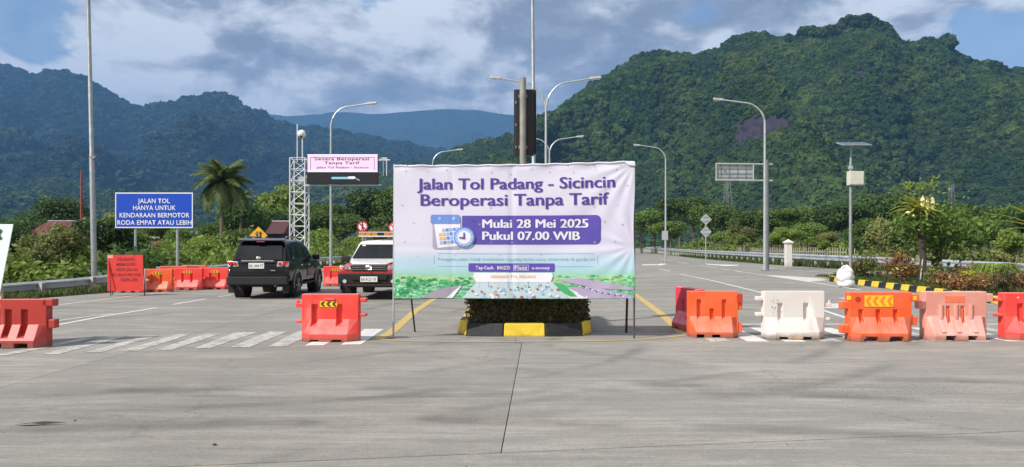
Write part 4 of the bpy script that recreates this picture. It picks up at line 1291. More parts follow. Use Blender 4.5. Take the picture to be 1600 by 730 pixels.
for (a, b_, c, d) in ((490.5, 249, 589, 248.3), (490.5, 268, 589, 267.3), (490.5, 268, 491.2, 249), (588.3, 268, 589, 249), (486, 271, 594, 270), (486, 245, 594, 243.8)):
    panel('display_line', X(a), Z(b_), X(c), Z(d), ys_ - .014, .003, led_white if d > 260 or b_ < 246 else led_dark, scr, 0)
for txt, l, r, base, h_ in (('Segera Beroperasi', 497, 581, 253.0, 4.6), ('Tanpa Tarif', 512, 566, 259.0, 4.3), ('Jalan Tol Padang - Sicincin', 500, 580, 265.4, 3.0)):
    text_on('lettering', txt, led_dark, lambda u, v, l=l, base=base: (X(l) + u, ys_ - .017, Z(base) + v), (r - l) / K, h_ / K, scr, .03)
panel('display_line', X(523), Z(281.8), X(558), Z(278.5), ys_ - .006, .01, led_cyan, scr, 0)
panel('display_line', X(549), Z(281), X(559), Z(277.8), ys_ - .012, .01, led_white, scr, 0)
MB().tube([(X(559), ys_ - .01, Z(280)), (X(566), ys_ - .01, Z(284))], .03, 5).build('display_line', led_cyan, scr)
# camera mast on the tower
MB().tube([(X(464.5), 0, ht - .2), (X(464.5), 0, Z(194))], .035, 6).build('mast', lat, gt)
MB().tube([(X(472.5), 0, ht - .2), (X(472.5), 0, Z(214))], .04, 6).build('mast', lat, gt)
dm = MB().ball((X(471.5), 0, Z(209.5)), .26, 14, 10).build('camera_dome', white_paint, gt, smooth=True)
MB().ball((X(471.5), -.10, Z(213)), .12, 12, 8).build('lens', glass_mat('dark_glass', (.02, .022, .028)), dm, smooth=True)
MB().box((X(472), 0, Z(283)), (.5, .4, .5)).build('control_box', steel_light, gt, bevel=.02)
MB().box((0, 0, .1), (1.4, 1.4, .5)).build('footing', concrete_light, gt, bevel=.03)

# traffic signal seen from behind
Yt = 14.4; K = F / Yt
xs_, _ = XZ(817, 300, Yt)
ts = thing('traffic_signal', 'black traffic signal seen from behind on its grey pole above the banner', 'traffic signal', (xs_, Yt, .12))
Z = lambda py: XZ(0, py, Yt)[1] - .12
X = lambda px: (px - 817) / K
MB().tube([(0, 0, -.1), (0, 0, Z(122))], .062, 14).build('pole', mat('aged_grey_pole', (.27, .26, .225), .6, .1, .25, 4, bump=.2, dirt=((.25, .16, .08), .4, .3)), ts, smooth=True)
bx_ = mat('black_signal_box', (.018, .013, .016), .55, 0, .4, 5)
hsg = panel('housing', X(804.5), Z(242), X(834.5), Z(138), .16, .14, bx_, ts, .012)
panel('back_board', X(803), Z(239), X(838.5), Z(136.5), .24, .012, bx_, ts, .004)
for zq in (155, 190, 225):
    q = MB().tube([(X(820), .24, Z(zq)), (X(820), .30, Z(zq))], .15, 18)
    q.build('lamp_hood', bx_, ts, smooth=True)
    MB().box((X(806), .085, Z(zq + 4)), (.03, .02, .05)).build('hinge', steel_dark, hsg)
for zq in (150, 230): MB().box((0, .06, Z(zq)), (.17, .1, .06)).build('bracket', steel_dark, ts)

# direction board seen from behind, on a thick post
Y = 48.0; K = F / Y
xd, _ = XZ(1197.5, 300, Y)
db = thing('direction_sign', 'large direction board seen from behind, cantilevered left from a thick grey post', 'road sign', (xd, Y, 0))
Z = lambda py: XZ(0, py, Y)[1]
X = lambda px: (px - 1197.5) / K
MB().tube([(0, 0, -.3), (0, 0, Z(250))], [.17, .14], 14).build('post', steel_dark, db, smooth=True)
for zq in (256.5, 282): MB().tube([(X(1118), -.02, Z(zq - .5)), (X(1207), -.02, Z(zq + .5))], .055, 8).build('boom', steel_light, db, smooth=True)
for px in (1119, 1177): MB().tube([(X(px), -.02, Z(255.5)), (X(px), -.02, Z(283))], .045, 8).build('boom_end', steel_light, db)
panel('board', X(1119.5), Z(281.5), X(1176.5), Z(257), .08, .03, mat('aluminium_back', (.42, .45, .47), .45, .3, .12, 1.5), db)
for px in (1127, 1140, 1153, 1166): panel('stiffener', X(px - .6), Z(281), X(px + .6), Z(257.5), .045, .03, steel_dark, db, 0)
for py in (263, 271, 277): panel('stiffener', X(1120), Z(py + .5), X(1176), Z(py - .5), .012, .025, steel_dark, db, 0)
MB().tube([(X(1127), -.1, Z(262)), (X(1129.5), -.1, Z(262))], .05, 8).build('bolt_plate', steel_dark, db)

# diamond signs from behind
def diamond_sign(px, Y, cys, base_label, sz=.52, m=None, name='warning_sign', label=None):
    x, _ = XZ(px, 300, Y); K = F / Y
    t_ = thing(name, label, 'road sign', (x, Y, 0))
    MB().tube([(0, .03, -.2), (0, .03, XZ(0, cys[0] - 8, Y)[1])], .04, 8).build('post', steel_light, t_, smooth=True)
    for cy in cys:
        z_ = XZ(0, cy, Y)[1]
        b = MB(); b.prism([(-sz, 0, z_), (0, 0, z_ - sz), (sz, 0, z_), (0, 0, z_ + sz)], (0, -.02, 0))
        bo = b.build('board', m, t_, bevel=.01)
        for dz in (-.18, .18): MB().box((0, -.03, z_ + dz), (sz * .9, .02, .05)).build('bracket', steel_dark, bo)
    return t_
alu = mat('aluminium_back', (0, 0, 0))
diamond_sign(1103, 66, (343, 362.5), '', .52, alu, label='two grey diamond signs stacked on one post, seen from behind')
ym = diamond_sign(404, 60, (368,), '', .72, mat('yellow_warning_sheet', (.85, .42, .015), .5, 0, .06, 3), label='yellow diamond road-narrows sign standing behind the black car')
blk = mat('black_symbol', (.02, .02, .02), .6)
z_ = XZ(0, 368, 60)[1]
b = MB(); b.prism([(-.14, -.05, z_ - .42), (-.02, -.05, z_ - .42), (-.02, -.05, z_ - .1), (-.08, -.05, z_ + .12), (-.02, -.05, z_ + .34), (-.12, -.05, z_ + .34), (-.2, -.05, z_ + .12), (-.14, -.05, z_ - .1)], (0, -.008, 0)); b.build('symbol', blk, ym)
b = MB(); b.prism([(.1, -.05, z_ - .42), (.21, -.05, z_ - .42), (.21, -.05, z_ + .32), (.1, -.05, z_ + .32)], (0, -.008, 0)); b.build('symbol', blk, ym)
x, _ = XZ(1040, 300, 66.5)
sb_ = thing('square_sign', 'small grey square board on a post in front of the left-curving lamp post', 'road sign', (x - .06, 66.5, 0))
panel('board', -.28, XZ(0, 375, 66.5)[1], .28, XZ(0, 361, 66.5)[1], 0, .02, alu, sb_)
MB().tube([(0, .05, -.2), (0, .05, XZ(0, 361, 66.5)[1])], .035, 8).build('post', steel_light, sb_)
# round prohibition signs
def round_sign(px, py, Y, label):
    x, z_ = XZ(px, py, Y)
    t_ = thing('prohibition_sign', label, 'road sign', (x, Y, 0), 0, 'round red and white prohibition signs')
    r_ = .37
    MB().tube([(0, .04, -.2), (0, .04, z_ + r_ * .8)], .04, 8).build('post', steel_light, t_)
    MB().tube([(0, .012, z_), (0, -.012, z_)], r_, 28).build('board', mat('red_reflective', (.55, .02, .03), .5), t_)
    MB().tube([(0, -.013, z_), (0, -.018, z_)], r_ * .74, 26).build('face', sign_white, t_)
    MB().box((0, -.024, z_), (r_ * 1.5, .008, .09), ry=PI / 4).build('slash', mat('red_reflective', (0, 0, 0)), t_)
    b = MB(); b.box((0, -.021, z_ + .02), (.12, .004, .30)); b.box((-.03, -.0215, z_ - .2), (.06, .004, .2), ry=.3); b.box((.05, -.0218, z_ - .2), (.06, .004, .2), ry=-.3)
    b.ball((0, -.02, z_ + .24), .06, 8, 6, (1, .1, 1)); b.build('symbol', blk, t_)
round_sign(566.5, 354, 50, 'round red and white prohibition sign above the pickup light bar')
round_sign(615, 355.5, 52, 'round prohibition sign half hidden by the left edge of the banner')

# solar lamp post
Y = 33.2; K = F / Y
xs2_, _ = XZ(1329, 300, Y)
sl = thing('solar_lamp_post', 'grey pole with a tilted solar panel on top and a cream control box', 'solar pole', (xs2_, Y, .1))
Z = lambda py: XZ(0, py, Y)[1] - .1
X = lambda px: (px - 1329) / K
MB().tube([(0, 0, -.1), (0, 0, Z(262)), (0.02, 0, Z(232))], [.075, .06, .035], 12).build('pole', steel, sl, smooth=True)
MB().box((0, 0, Z(262)), (.17, .17, .14)).build('collar', steel_light, sl, bevel=.02)
pnl = MB().box((0, 0, 0), (1.28, .78, .04)).build('solar_panel', steel_light, sl, bevel=.006)
pnl.location = (X(1334), 0, Z(225)); pnl.rotation_euler = (.26, -.0, 0)
cell = mat('solar_cells', (.05, .065, .10), .15, .2, .1, 3)
for i in range(4):
    for j in range(2):
        o = MB().box((-.48 + .32 * i, -.19 + .38 * j, .023), (.305, .365, .008)).build('cell', cell, pnl)
MB().box((0, 0, -.03), (.9, .05, .05)).build('bracket', steel_dark, pnl)
boxo = MB().box((X(1335.5), -.06, Z(279)), (.66, .3, .62)).build('control_box', mat('cream_box', (.58, .57, .49), .55, 0, .08, 4, dirt=((.3, .27, .2), .2, .2)), sl, bevel=.015)
MB().box((X(1335.5), -.218, Z(279)), (.58, .014, .54)).build('door', mat('cream_box', (0, 0, 0)), boxo, bevel=.004)
MB().tube([(X(1333), .0, Z(262)), (X(1333), 0, Z(269))], .03, 6).build('conduit', steel_dark, sl)
MB().box((0, 0, .03), (.34, .34, .1)).build('base_plate', steel_dark, sl)

# gate pillar and picket fence behind the right guardrail
x, _ = XZ(1231.5, 380, 56)
gp_ = thing('gate_pillar', 'white square pillar with a pyramid cap behind the right guardrail', 'pillar', (x, 56, 0))
cream_wall = mat('cream_render', (.62, .60, .55), .8, 0, .1, 4, dirt=((.25, .22, .17), .4, .5))
MB().box((0, 0, .85), (.44, .44, 1.9)).build('shaft', cream_wall, gp_, bevel=.01)
MB().box((0, 0, 1.84), (.62, .62, .09)).build('capital', cream_wall, gp_, bevel=.01)
b = MB(); b.add([(-.28, -.28, 1.885), (.28, -.28, 1.885), (.28, .28, 1.885), (-.28, .28, 1.885), (0, 0, 2.1)], [(0, 1, 2, 3), (0, 1, 4), (1, 2, 4), (2, 3, 4), (3, 0, 4)]); b.build('cap', cream_wall, gp_)
pf = thing('picket_fence', 'long pale weathered picket fence under the trees behind the right guardrail', 'fence')
pk_m = mat('weathered_picket', (.36, .33, .27), .85, 0, .25, 3)
fp = [(33.5, 72), (32, 100), (37, 140)]
w_ = walk(fp, .55)
pick = MB().box((0, 0, .6), (.13, .03, 1.5)).mesh('picket', pk_m)
for p, d in w_[:180]:
    o = link('picket', pick, pf, (p.x, p.y, random.uniform(-.1, .1))); o.rotation_euler = (0, random.uniform(-.04, .04), math.atan2(d.y, d.x))
w_ = walk(fp, 4)
for (p, d), (q, _) in zip(w_[:-1], w_[1:]):
    L = (q - p).length
    MB().box(((p.x + q.x) / 2, (p.y + q.y) / 2, .95), (L, .03, .08), math.atan2(d.y, d.x)).build('rail', pk_m, pf)

# thin stems, antenna mast, far pylons
x, _ = XZ(127, 300, 85)
am_ = thing('antenna_mast', 'thin red mast rising behind the trees left of the tall lamp post', 'mast', (x, 85, 0))
rm = mat('red_mast_paint', (.32, .06, .05), .6)
z0_, z1_ = 0, XZ(0, 266, 85)[1]
for k in range(7):
    a, b_ = z1_ * k / 7, z1_ * (k + 1) / 7
    MB().tube([(0, 0, a), (0, 0, b_ - .01)], .16 - .012 * k, 7).build('segment', rm, am_)
def pylon(px, ptop, Y, label, s=1.0):
    x, z1_ = XZ(px, ptop, Y)
    t_ = thing('transmission_tower', label, 'pylon', (x, Y, 0), .3, 'far transmission towers')
    py_m = mat('pylon_steel', (.20, .22, .23), .7, .1)
    w0 = 3.2 * s
    wd = lambda z: w0 * (1 - .72 * z / z1_)
    for a in (-1, 1):
        for b_ in (-1, 1):
            MB().tube([(a * w0, b_ * w0, 0), (a * wd(z1_), b_ * wd(z1_), z1_)], .15, 4).build('leg', py_m, t_)
    nl = 7
    for k in range(nl):
        za, zc = z1_ * k / nl, z1_ * (k + 1) / nl
        wa, wc = wd(za), wd(zc)
        for s_ in (-1, 1): 
            MB().tube([(-wa, s_ * wa, za), (wc, s_ * wc, zc)], .08, 4).build('brace', py_m, t_)
            MB().tube([(wa, s_ * wa, za), (-wc, s_ * wc, zc)], .08, 4).build('brace', py_m, t_)
    for k, f_ in enumerate((.72, .84, .95)):
        z_ = z1_ * f_
        MB().tube([(-w0 * 1.3, 0, z_), (w0 * 1.3, 0, z_)], .11, 4).build('cross_arm', py_m, t_)
pylon(1137, 284, 420, 'pale transmission tower below the direction board seen from behind')
pylon(551, 296, 380, 'faint transmission tower below the pink screen', .9)
pylon(612, 290, 400, 'faint transmission tower just left of the banner top', .9)
pylon(1487, 289, 480, 'faint transmission tower above the garden at the foot of the hill', .9)

# houses behind the trees
def house(px0, px1, pe, pr, Y, label, wall_c=(.62, .58, .5), depth=7, ridge_in=1.0, wn='house_wall', rn='red_metal_roof', rc=(.13, .032, .032)):
    K = F / Y
    xc = ((px0 + px1) / 2 - CX) / K
    t_ = thing('house', label, 'house', (xc, Y + depth / 2, 0))
    hw = (px1 - px0) / 2 / K; ze = XZ(0, pe, Y)[1]; zr_ = XZ(0, pr, Y + depth / 2)[1]
    MB().box((0, 0, ze / 2), (hw * 1.86, depth * .86, ze)).build('wall', mat(wn, wall_c, .85, 0, .1, 1), t_)
    rf_m = mat(rn, rc, .55, 0, .15, .8)
    b = MB()
    hd = depth / 2
    rl = hw - ridge_in
    vs = [(-hw, -hd, ze - .1), (hw, -hd, ze - .1), (hw, hd, ze - .1), (-hw, hd, ze - .1), (-rl, 0, zr_), (rl, 0, zr_)]
    b.add(vs, [(0, 1, 5, 4), (2, 3, 4, 5), (1, 2, 5), (3, 0, 4), (3, 2, 1, 0)])
    ro = b.build('roof', rf_m, t_)
    MB().box((0, 0, zr_ + .03), (rl * 2, .3, .12)).build('ridge_cap', mat('pale_ridge', (.45, .43, .44), .5), ro)
    n = int(hw * 2 / .9)
    seam = MB().tube([(0, -hd, ze - .06), (0, -.05, zr_ + .04)], .018, 4).mesh('roof_seam', rf_m)
    for k in range(n):
        xk_ = -hw + ridge_in + (2 * hw - 2 * ridge_in) * k / max(1, n - 1)
        link('roof_seam', seam, ro, (xk_, 0, 0))
    for dx in (-.45, 0.1, .55):
        fo = panel('window', dx * hw - .6, ze * .35, dx * hw + .6, ze * .75, -depth * .43 - .03, .06, white_paint, t_, 0)
        panel('pane', dx * hw - .5, ze * .38, dx * hw + .5, ze * .72, -depth * .43 - .07, .03, glass_mat('window_glass', (.03, .04, .05)), fo, 0)
    panel('door', -.25 * hw - .45, 0.0, -.25 * hw + .45, ze * .72, -depth * .43 - .025, .05, mat('brown_door', (.12, .06, .03), .6), t_, 0)
house(31, 118, 370, 345.5, 88, 'house with a long dark red roof behind the bushes at far left', ridge_in=1.2)
house(214, 296, 388, 363, 72, 'low house with pale walls and red roof behind the blue sign posts', ridge_in=.6)
house(412, 444, 364, 346, 78, 'small dark red-roofed hut above the black car', (.055, .03, .035), 5, .1, 'maroon_wall', 'maroon_roof', (.075, .025, .028))
# dark fence at the left and a pale gate post
x, _ = XZ(110, 405, 42)
df = thing('board_fence', 'dark boarded fence in the shade behind the left guardrail', 'fence', (x, 42, 0))
dkb = mat('dark_fence_board', (.05, .05, .055), .8, 0, .3, 4)
bd = MB().box((0, 0, .55), (.27, .03, 1.5)).mesh('board', dkb)
for k in range(38): link('board', bd, df, (-5 + .3 * k, random.uniform(-.01, .01), random.uniform(-.03, .03)))
MB().box((.5, .04, .9), (11.2, .04, .08)).build('rail', dkb, df)
x, _ = XZ(234.5, 400, 47)
wp = thing('gate_post', 'single pale concrete post between the blue sign posts', 'post', (x, 47, 0))
MB().box((0, 0, 1.0), (.26, .26, 2.2)).build('shaft', cream_wall, wp, bevel=.01)
MB().box((0, 0, 2.12), (1.0, .5, .12)).build('slab', cream_wall, wp, bevel=.01)

# ================================================================== TRAFFIC ISLAND
isl_c = G(822, 527)
IX, IY = isl_c[0], isl_c[1]
island = thing('traffic_island', 'rounded black and yellow kerbed traffic island under the big banner', 'traffic island', (IX, IY, 0))
# kerb line of the island: flat front, rounded corners, long sides running away up the road
R_ = 1.16
path = []
for a in (-90, -58, -26, 0): pass
nose = [(0.0 - .42, 0.0), (.42, 0.0)]
kl = [(.40, 0, 1.02, .42, yellow_paint)]
outline = [(-1.24, 1.3), (-1.24, .58), (-1.07, .17), (-.40, 0), (.34, 0), (1.02, .17), (1.22, .58), (1.24, 1.3)]
cols = [black_kerb, yellow_paint, black_kerb, yellow_paint, black_kerb, yellow_paint, black_kerb]
H_ = .235
def island_block(a, b, m, c=(0, 2.0)):
    a = Vector((*a, 0)); b = Vector((*b, 0)); cc = Vector((*c, 0))
    ia = a + (cc - a).normalized() * .24; ib = b + (cc - b).normalized() * .24
    up = Vector((0, 0, H_))
    oa = a + (cc - a).normalized() * .045; ob = b + (cc - b).normalized() * .045
    e_ = (b - a).normalized() * .006
    vs = [a + e_, b - e_, ib - e_, ia + e_, oa + e_ + up, ob - e_ + up, ib - e_ + up, ia + e_ + up]
    MB().add(vs, [(0, 3, 2, 1), (4, 5, 6, 7), (0, 1, 5, 4), (1, 2, 6, 5), (2, 3, 7, 6), (3, 0, 4, 7)]).build('kerb_block', m, island, bevel=.02, seg=3)
for k in range(len(outline) - 1): island_block(outline[k], outline[k + 1], cols[k])
for k in range(9):
    y0_, y1_ = 1.3 + .7 * k, 1.3 + .7 * (k + 1)
    for s_ in (-1, 1):
        p = [(s_ * 1.24, y0_), (s_ * 1.24, y1_)]
        island_block(p[0] if s_ > 0 else p[1], p[1] if s_ > 0 else p[0], yellow_paint if k % 2 == 0 else black_kerb, (0, (y0_ + y1_) / 2))
island_block((1.24, 7.6), (-1.24, 7.6), yellow_paint, (0, 6))
MB().prism([(-.95, .7, 0), (-.8, .35, 0), (.8, .35, 0), (.95, .7, 0), (.95, 7.4, 0), (-.95, 7.4, 0)], (0, 0, .2)).build('soil', soil, island)
MB().box((0, -.09, .006), (1.5, .07, .02)).build('mortar', concrete_light, island)
hd_ = thing('hedge', 'clipped dark reddish green croton hedge growing on the traffic island', 'hedge', (IX, IY, .2))
n_ = 13000
P_ = np.stack([RNG.uniform(-1.12, 1.12, n_), RNG.uniform(.24, 3.4, n_), RNG.uniform(.0, .50, n_)], 1)
side_ = RNG.integers(0, 4, n_)
P_[side_ == 0, 1] = .24 + np.abs(RNG.normal(0, .05, (side_ == 0).sum()))
P_[side_ == 1, 2] = .46 + RNG.normal(0, .06, (side_ == 1).sum())
P_[side_ == 2, 0] = 1.10 + RNG.normal(0, .05, (side_ == 2).sum())
cut = (np.abs(P_[:, 0]) > .90 + P_[:, 1] * .35)
P_ = P_[~cut]
P_[:, 0] += .03 * np.sin(P_[:, 2] * 20 + P_[:, 1] * 9); P_[:, 1] += .03 * np.sin(P_[:, 0] * 14)
out_ = P_ - np.array([0, 1.7, .2]); out_ /= np.linalg.norm(out_, axis=1, keepdims=True)
V, Q = leaves(P_, .085, out_, .4, .5)
ho_ = link('foliage', np_mesh('foliage', V, Q, HEDGE, np.clip(RNG.normal(.42, .28, len(P_)), 0, 1)), hd_)
for k in range(18):
    x_, y_ = RNG.uniform(-.9, .9), RNG.uniform(.3, 3)
    MB().tube([(x_, y_, -.05), (x_ + RNG.uniform(-.1, .1), y_, .4)], [.014, .008], 5).build('stem', bark, hd_)

# ================================================================== BANNER
YB = 12.72; KB = F / YB
bn = thing('banner', 'big white banner with purple lettering announcing the toll road, on a pipe frame', 'banner', (0, YB, 0))
BX = lambda px: (px - CX) / KB
BZ = lambda py: CAMZ + (HY - py) / KB
bx0, bx1, bz0, bz1 = BX(615.5), BX(991), BZ(467), BZ(257)
def cloth(x, z):
    u = (x - bx0) / (bx1 - bx0); v = (z - bz0) / (bz1 - bz0)
    edge = min(1, 6 * min(u, 1 - u, v + .02, 1 - v))
    y = .007 * math.sin(u * 9.5 + v * 2) * edge + .005 * math.sin(u * 4 - v * 7 + 1) * edge
    y += .007 * mnoise.noise(Vector((x * 1.3, z * 1.6, 3))) * 2
    # pull folds fanning down from the upper right tie, and the crease where the sheet was folded
    d = math.hypot(x - bx1, (z - bz1)); ang = math.atan2(bz1 - z, bx1 - x + 1e-6)
    y += .010 * math.exp(-d / 1.1) * math.sin(ang * 17) * min(1, d * 3)
    d2 = math.hypot(x - bx1, z - (bz0 + .9)); ang2 = math.atan2(z - bz0 - .9, bx1 - x + 1e-6)
    y += .009 * math.exp(-d2 / .9) * math.sin(ang2 * 14) * min(1, d2 * 3)
    y += .011 * math.exp(-((x - BX(800)) / .05) ** 2) + .006 * math.exp(-((x - BX(706)) / .04) ** 2) + .004 * math.exp(-((z - BZ(386)) / .05) ** 2)
    y += .014 * math.exp(-((z - bz1) / .05) ** 2) * math.sin(x * 9)
    return y
def sag(x, z):
    """edges of the sheet pulled in between ties"""
    u = (x - bx0) / (bx1 - bx0); v = (z - bz0) / (bz1 - bz0)
    zo = z + .035 * (v - .5) * 2 * (u - .5) * 2 * (1 if v > .5 else .2) - .02 * v * math.sin(u * PI)
    return x + .012 * math.sin(v * 9) * (1 if u > .9 else 0) * (u - .9) * 10, zo
def BP(x, z, lay=0):
    x2_, z2_ = sag(x, z)
    return (x2_, cloth(x, z) - .004 * lay, z2_)
def banner_mat():
    m = bpy.data.materials.new('printed_cloth'); m.use_nodes = True
    t = NT(m.node_tree); b = t.n['Principled BSDF']
    O = t.node('ShaderNodeTexCoord').outputs['Object']
    s_ = t.node('ShaderNodeSeparateXYZ', None, Vector=O)
    z = s_.outputs[2]
    nz = t.noise(t.mapping(O, (.5, 1, 2)), 3, 5, .6)
    zq = t.math('ADD', z, t.math('MULTIPLY', t.math('SUBTRACT', nz, .5), .12))
    c = (.72, .69, .84, 1)
    c = t.mix(t.map(t.noise(O, .9, 2, .5), .35, .65, 0, .5), c, (.78, .75, .86))
    c = t.mix(t.map(zq, BZ(412), BZ(385), 1, 0), c, (.50, .68, .80))
    c = t.mix(t.map(zq, BZ(430), BZ(414), .9, 0), c, (.34, .66, .56))
    c = t.mix(t.map(zq, BZ(446), BZ(430), .8, 0), c, (.20, .56, .32))
    gn = t.noise(t.mapping(O, (1, 1, 2.2)), 11, 6, .75)
    low = t.map(zq, BZ(436), BZ(426), 1, 0)
    c = t.mix(t.math('MULTIPLY', low, t.map(gn, .44, .62)), c, (.02, .26, .07))
    c = t.mix(t.math('MULTIPLY', low, t.map(gn, .5, .36)), c, (.45, .76, .48))
    c = t.mix(t.math('MULTIPLY', t.math('MULTIPLY', t.map(zq, BZ(432), BZ(427), 1, 0), t.map(zq, BZ(446), BZ(438), 0, 1)), .55), c, (.50, .70, .30))
    t.l.new(c, b.inputs['Base Color']); b.inputs['Roughness'].default_value = .42
    b.inputs['Specular IOR Level'].default_value = .4
    tr = t.node('ShaderNodeBsdfTranslucent', None, Color=c)
    mx = t.node('ShaderNodeMixShader', None, Fac=.12)
    bp = t.node('ShaderNodeBump', None, Strength=.12, Distance=.02, Height=t.noise(t.mapping(O, (1, 1, 1), (0, 0, 0), (0, .8, 0)), 4, 5, .6, .8))
    t.l.new(bp.outputs[0], b.inputs['Normal'])
    t.l.new(b.outputs[0], mx.inputs[1]); t.l.new(tr.outputs[0], mx.inputs[2]); t.l.new(mx.outputs[0], t.n['Material Output'].inputs[0])
    return m
nx_, nz_ = 150, 80
V = [BP(bx0 + (bx1 - bx0) * i / nx_, bz0 + (bz1 - bz0) * j / nz_) for j in range(nz_ + 1) for i in range(nx_ + 1)]
V2 = [(x, y + .003, z) for x, y, z in V]
idx = np.arange((nx_ + 1) * (nz_ + 1)).reshape(nz_ + 1, nx_ + 1)
Qa = np.stack([idx[:-1, :-1].ravel(), idx[:-1, 1:].ravel(), idx[1:, 1:].ravel(), idx[1:, :-1].ravel()], 1)
me = np_mesh('sheet', np.array(V), Qa, banner_mat()); me.shade_smooth()
sheet = link('sheet', me, bn)
def ink(name, col): return mat(name, col, .45, 0, .05, 4)
ink_purple = ink('purple_ink', (.075, .048, .30)); ink_panel = ink('violet_ink', (.105, .075, .40)); ink_white = ink('white_ink', (.80, .78, .86))
ink_blue = ink('light_blue_ink', (.16, .27, .66)); ink_sky = ink('sky_blue_ink', (.32, .50, .82)); ink_grey = ink('grey_ink', (.40, .38, .50)); ink_teal = ink('teal_ink', (.30, .52, .58))
ink_road = ink('road_grey_ink', (.34, .30, .36)); ink_lilac = ink('lilac_road_ink', (.44, .36, .52)); ink_gold = ink('gold_ink', (.75, .45, .12)); ink_dark = ink('dark_ink', (.08, .09, .16))
ink_red = ink('red_ink', (.55, .08, .08)); ink_green = ink('green_ink', (.06, .42, .15))
def shape(name, poly, m, lay, parent=sheet, sub=2):
    """flat print: polygon in photograph rows and columns, laid on the cloth"""
    pts = [(BX(x), BZ(y)) for x, y in poly]
    bm = bmesh.new()
    f = bm.faces.new([bm.verts.new((x, 0, z)) for x, z in pts])
    step_x = .035 if max(p[0] for p in pts) - min(p[0] for p in pts) > .12 else .12
    xs_ = [p[0] for p in pts]
    x = min(xs_) + step_x
    while x < max(xs_) - .02:
        bmesh.ops.bisect_plane(bm, geom=bm.verts[:] + bm.edges[:] + bm.faces[:], plane_co=(x, 0, 0), plane_no=(1, 0, 0))
        x += step_x
    zs_ = [p[1] for p in pts]; z = min(zs_) + .12
    while z < max(zs_) - .02:
        bmesh.ops.bisect_plane(bm, geom=bm.verts[:] + bm.edges[:] + bm.faces[:], plane_co=(0, 0, z), plane_no=(0, 0, 1))
        z += .12
    for v in bm.verts: v.co = BP(v.co.x, v.co.z, lay)
    me = bpy.data.meshes.new(name); bm.to_mesh(me); bm.free(); me.materials.append(m)
    return link(name, me, parent)
def rr(x0, y0, x1, y1, r, corners=(1, 1, 1, 1)):
    return [(x, -z) for x, z in rounded(x0, -y1, x1, -y0, r, 5, corners)]
def btext(txt, l, r, base, cap, m, lay=2, bold=.038, res=3):
    if cap > 12:                                      # heavy strokes: printed twice, a hair apart
        bold = .0
        for q_ in (.75, 1.5):
            text_on('lettering', txt, m, lambda u, v, q_=q_: BP(BX(l + q_) + u, BZ(base) + v, lay + q_ / 3), (r - l - 1.5) / KB, cap / KB, sheet, bold, res=res)
        r -= 1.5
    return text_on('lettering', txt, m, lambda u, v: BP(BX(l) + u, BZ(base) + v, lay), (r - l) / KB, cap / KB, sheet, bold, res=res)
btext('Jalan Tol Padang - Sicincin', 651.5, 961, 294, 17.3, ink_purple)
btext('Beroperasi Tanpa Tarif', 657, 951.5, 320, 18.2, ink_purple, bold=.045)
shape('printed_panel', rr(722, 336, 939, 381.5, 8, (1, 0, 0, 1)), ink_panel, 1)
btext('Mulai 28 Mei 2025', 753.5, 919.5, 355.2, 13.2, ink_white, bold=.055)
btext('Pukul 07.00 WIB', 753.5, 906.5, 374.2, 13.0, ink_white, bold=.055)
# calendar and clock pictogram
shape('calendar_shadow', rr(676, 340, 720, 389, 4), ink_grey, 2)
shape('calendar_page', [(678, 347), (719, 345), (721, 383), (684, 387.5)], ink_white, 3)
shape('calendar_top', rr(673, 334.5, 719, 349, 3.5), ink_blue, 4)
for cx_ in (687, 709): shape('calendar_ring', [(cx_ + 2.6 * math.cos(a * PI / 6), 340.5 + 2.6 * math.sin(a * PI / 6)) for a in range(12)], ink_sky, 5)
for j in range(4):
    for i in range(6):
        if (i < 1 and j < 1) : continue
        x_ = 685 + 5.6 * i + .8 * j; y_ = 357.5 + 6.4 * j - .5 * i
        shape('calendar_square', [(x_, y_), (x_ + 4.4, y_ - .3), (x_ + 4.7, y_ + 4.4), (x_ + .3, y_ + 4.8)], ink_gold if (i, j) in ((0, 1), (1, 1), (1, 2), (0, 2)) else (ink_sky if (i + j) % 2 else ink_blue), 4)
circ = lambda cx_, cy_, r, n=28: [(cx_ + r * math.cos(2 * PI * a / n), cy_ + r * math.sin(2 * PI * a / n)) for a in range(n)]
shape('clock_rim', circ(725.5, 370.5, 16.3), ink_blue, 6)
shape('clock_rim', circ(725.5, 370.5, 14.2), ink_sky, 7)
shape('clock_face', circ(725.5, 370.5, 10.6), ink_white, 8)
for a in range(12):
    c_, s_ = math.cos(a * PI / 6), math.sin(a * PI / 6)
    shape('clock_tick', circ(725.5 + 12.4 * c_, 370.5 + 12.4 * s_, .9, 6), ink_white, 9)
shape('clock_hand', [(724.2, 363), (726.6, 363), (726.9, 373), (724, 373)], ink_panel, 10)
shape('clock_hand', [(717.5, 369.8), (726, 369.8), (726, 372.3), (718, 372)], ink_panel, 11)
# info line in a thin outline
for (a, b_, c, d) in ((684, 395.4, 928, 396.3), (684, 415.6, 928, 416.3), (678, 399, 678.8, 413), (933.2, 399, 934, 413)):
    shape('outline', [(a, b_), (c, b_), (c, d), (a, d)], ink_sky, 1)
btext('Pengguna jalan tetap melakukan tapping kartu uang elektronik di gardu tol', 684, 929, 406.3, 4.2, ink_teal, 2, .02, 1)
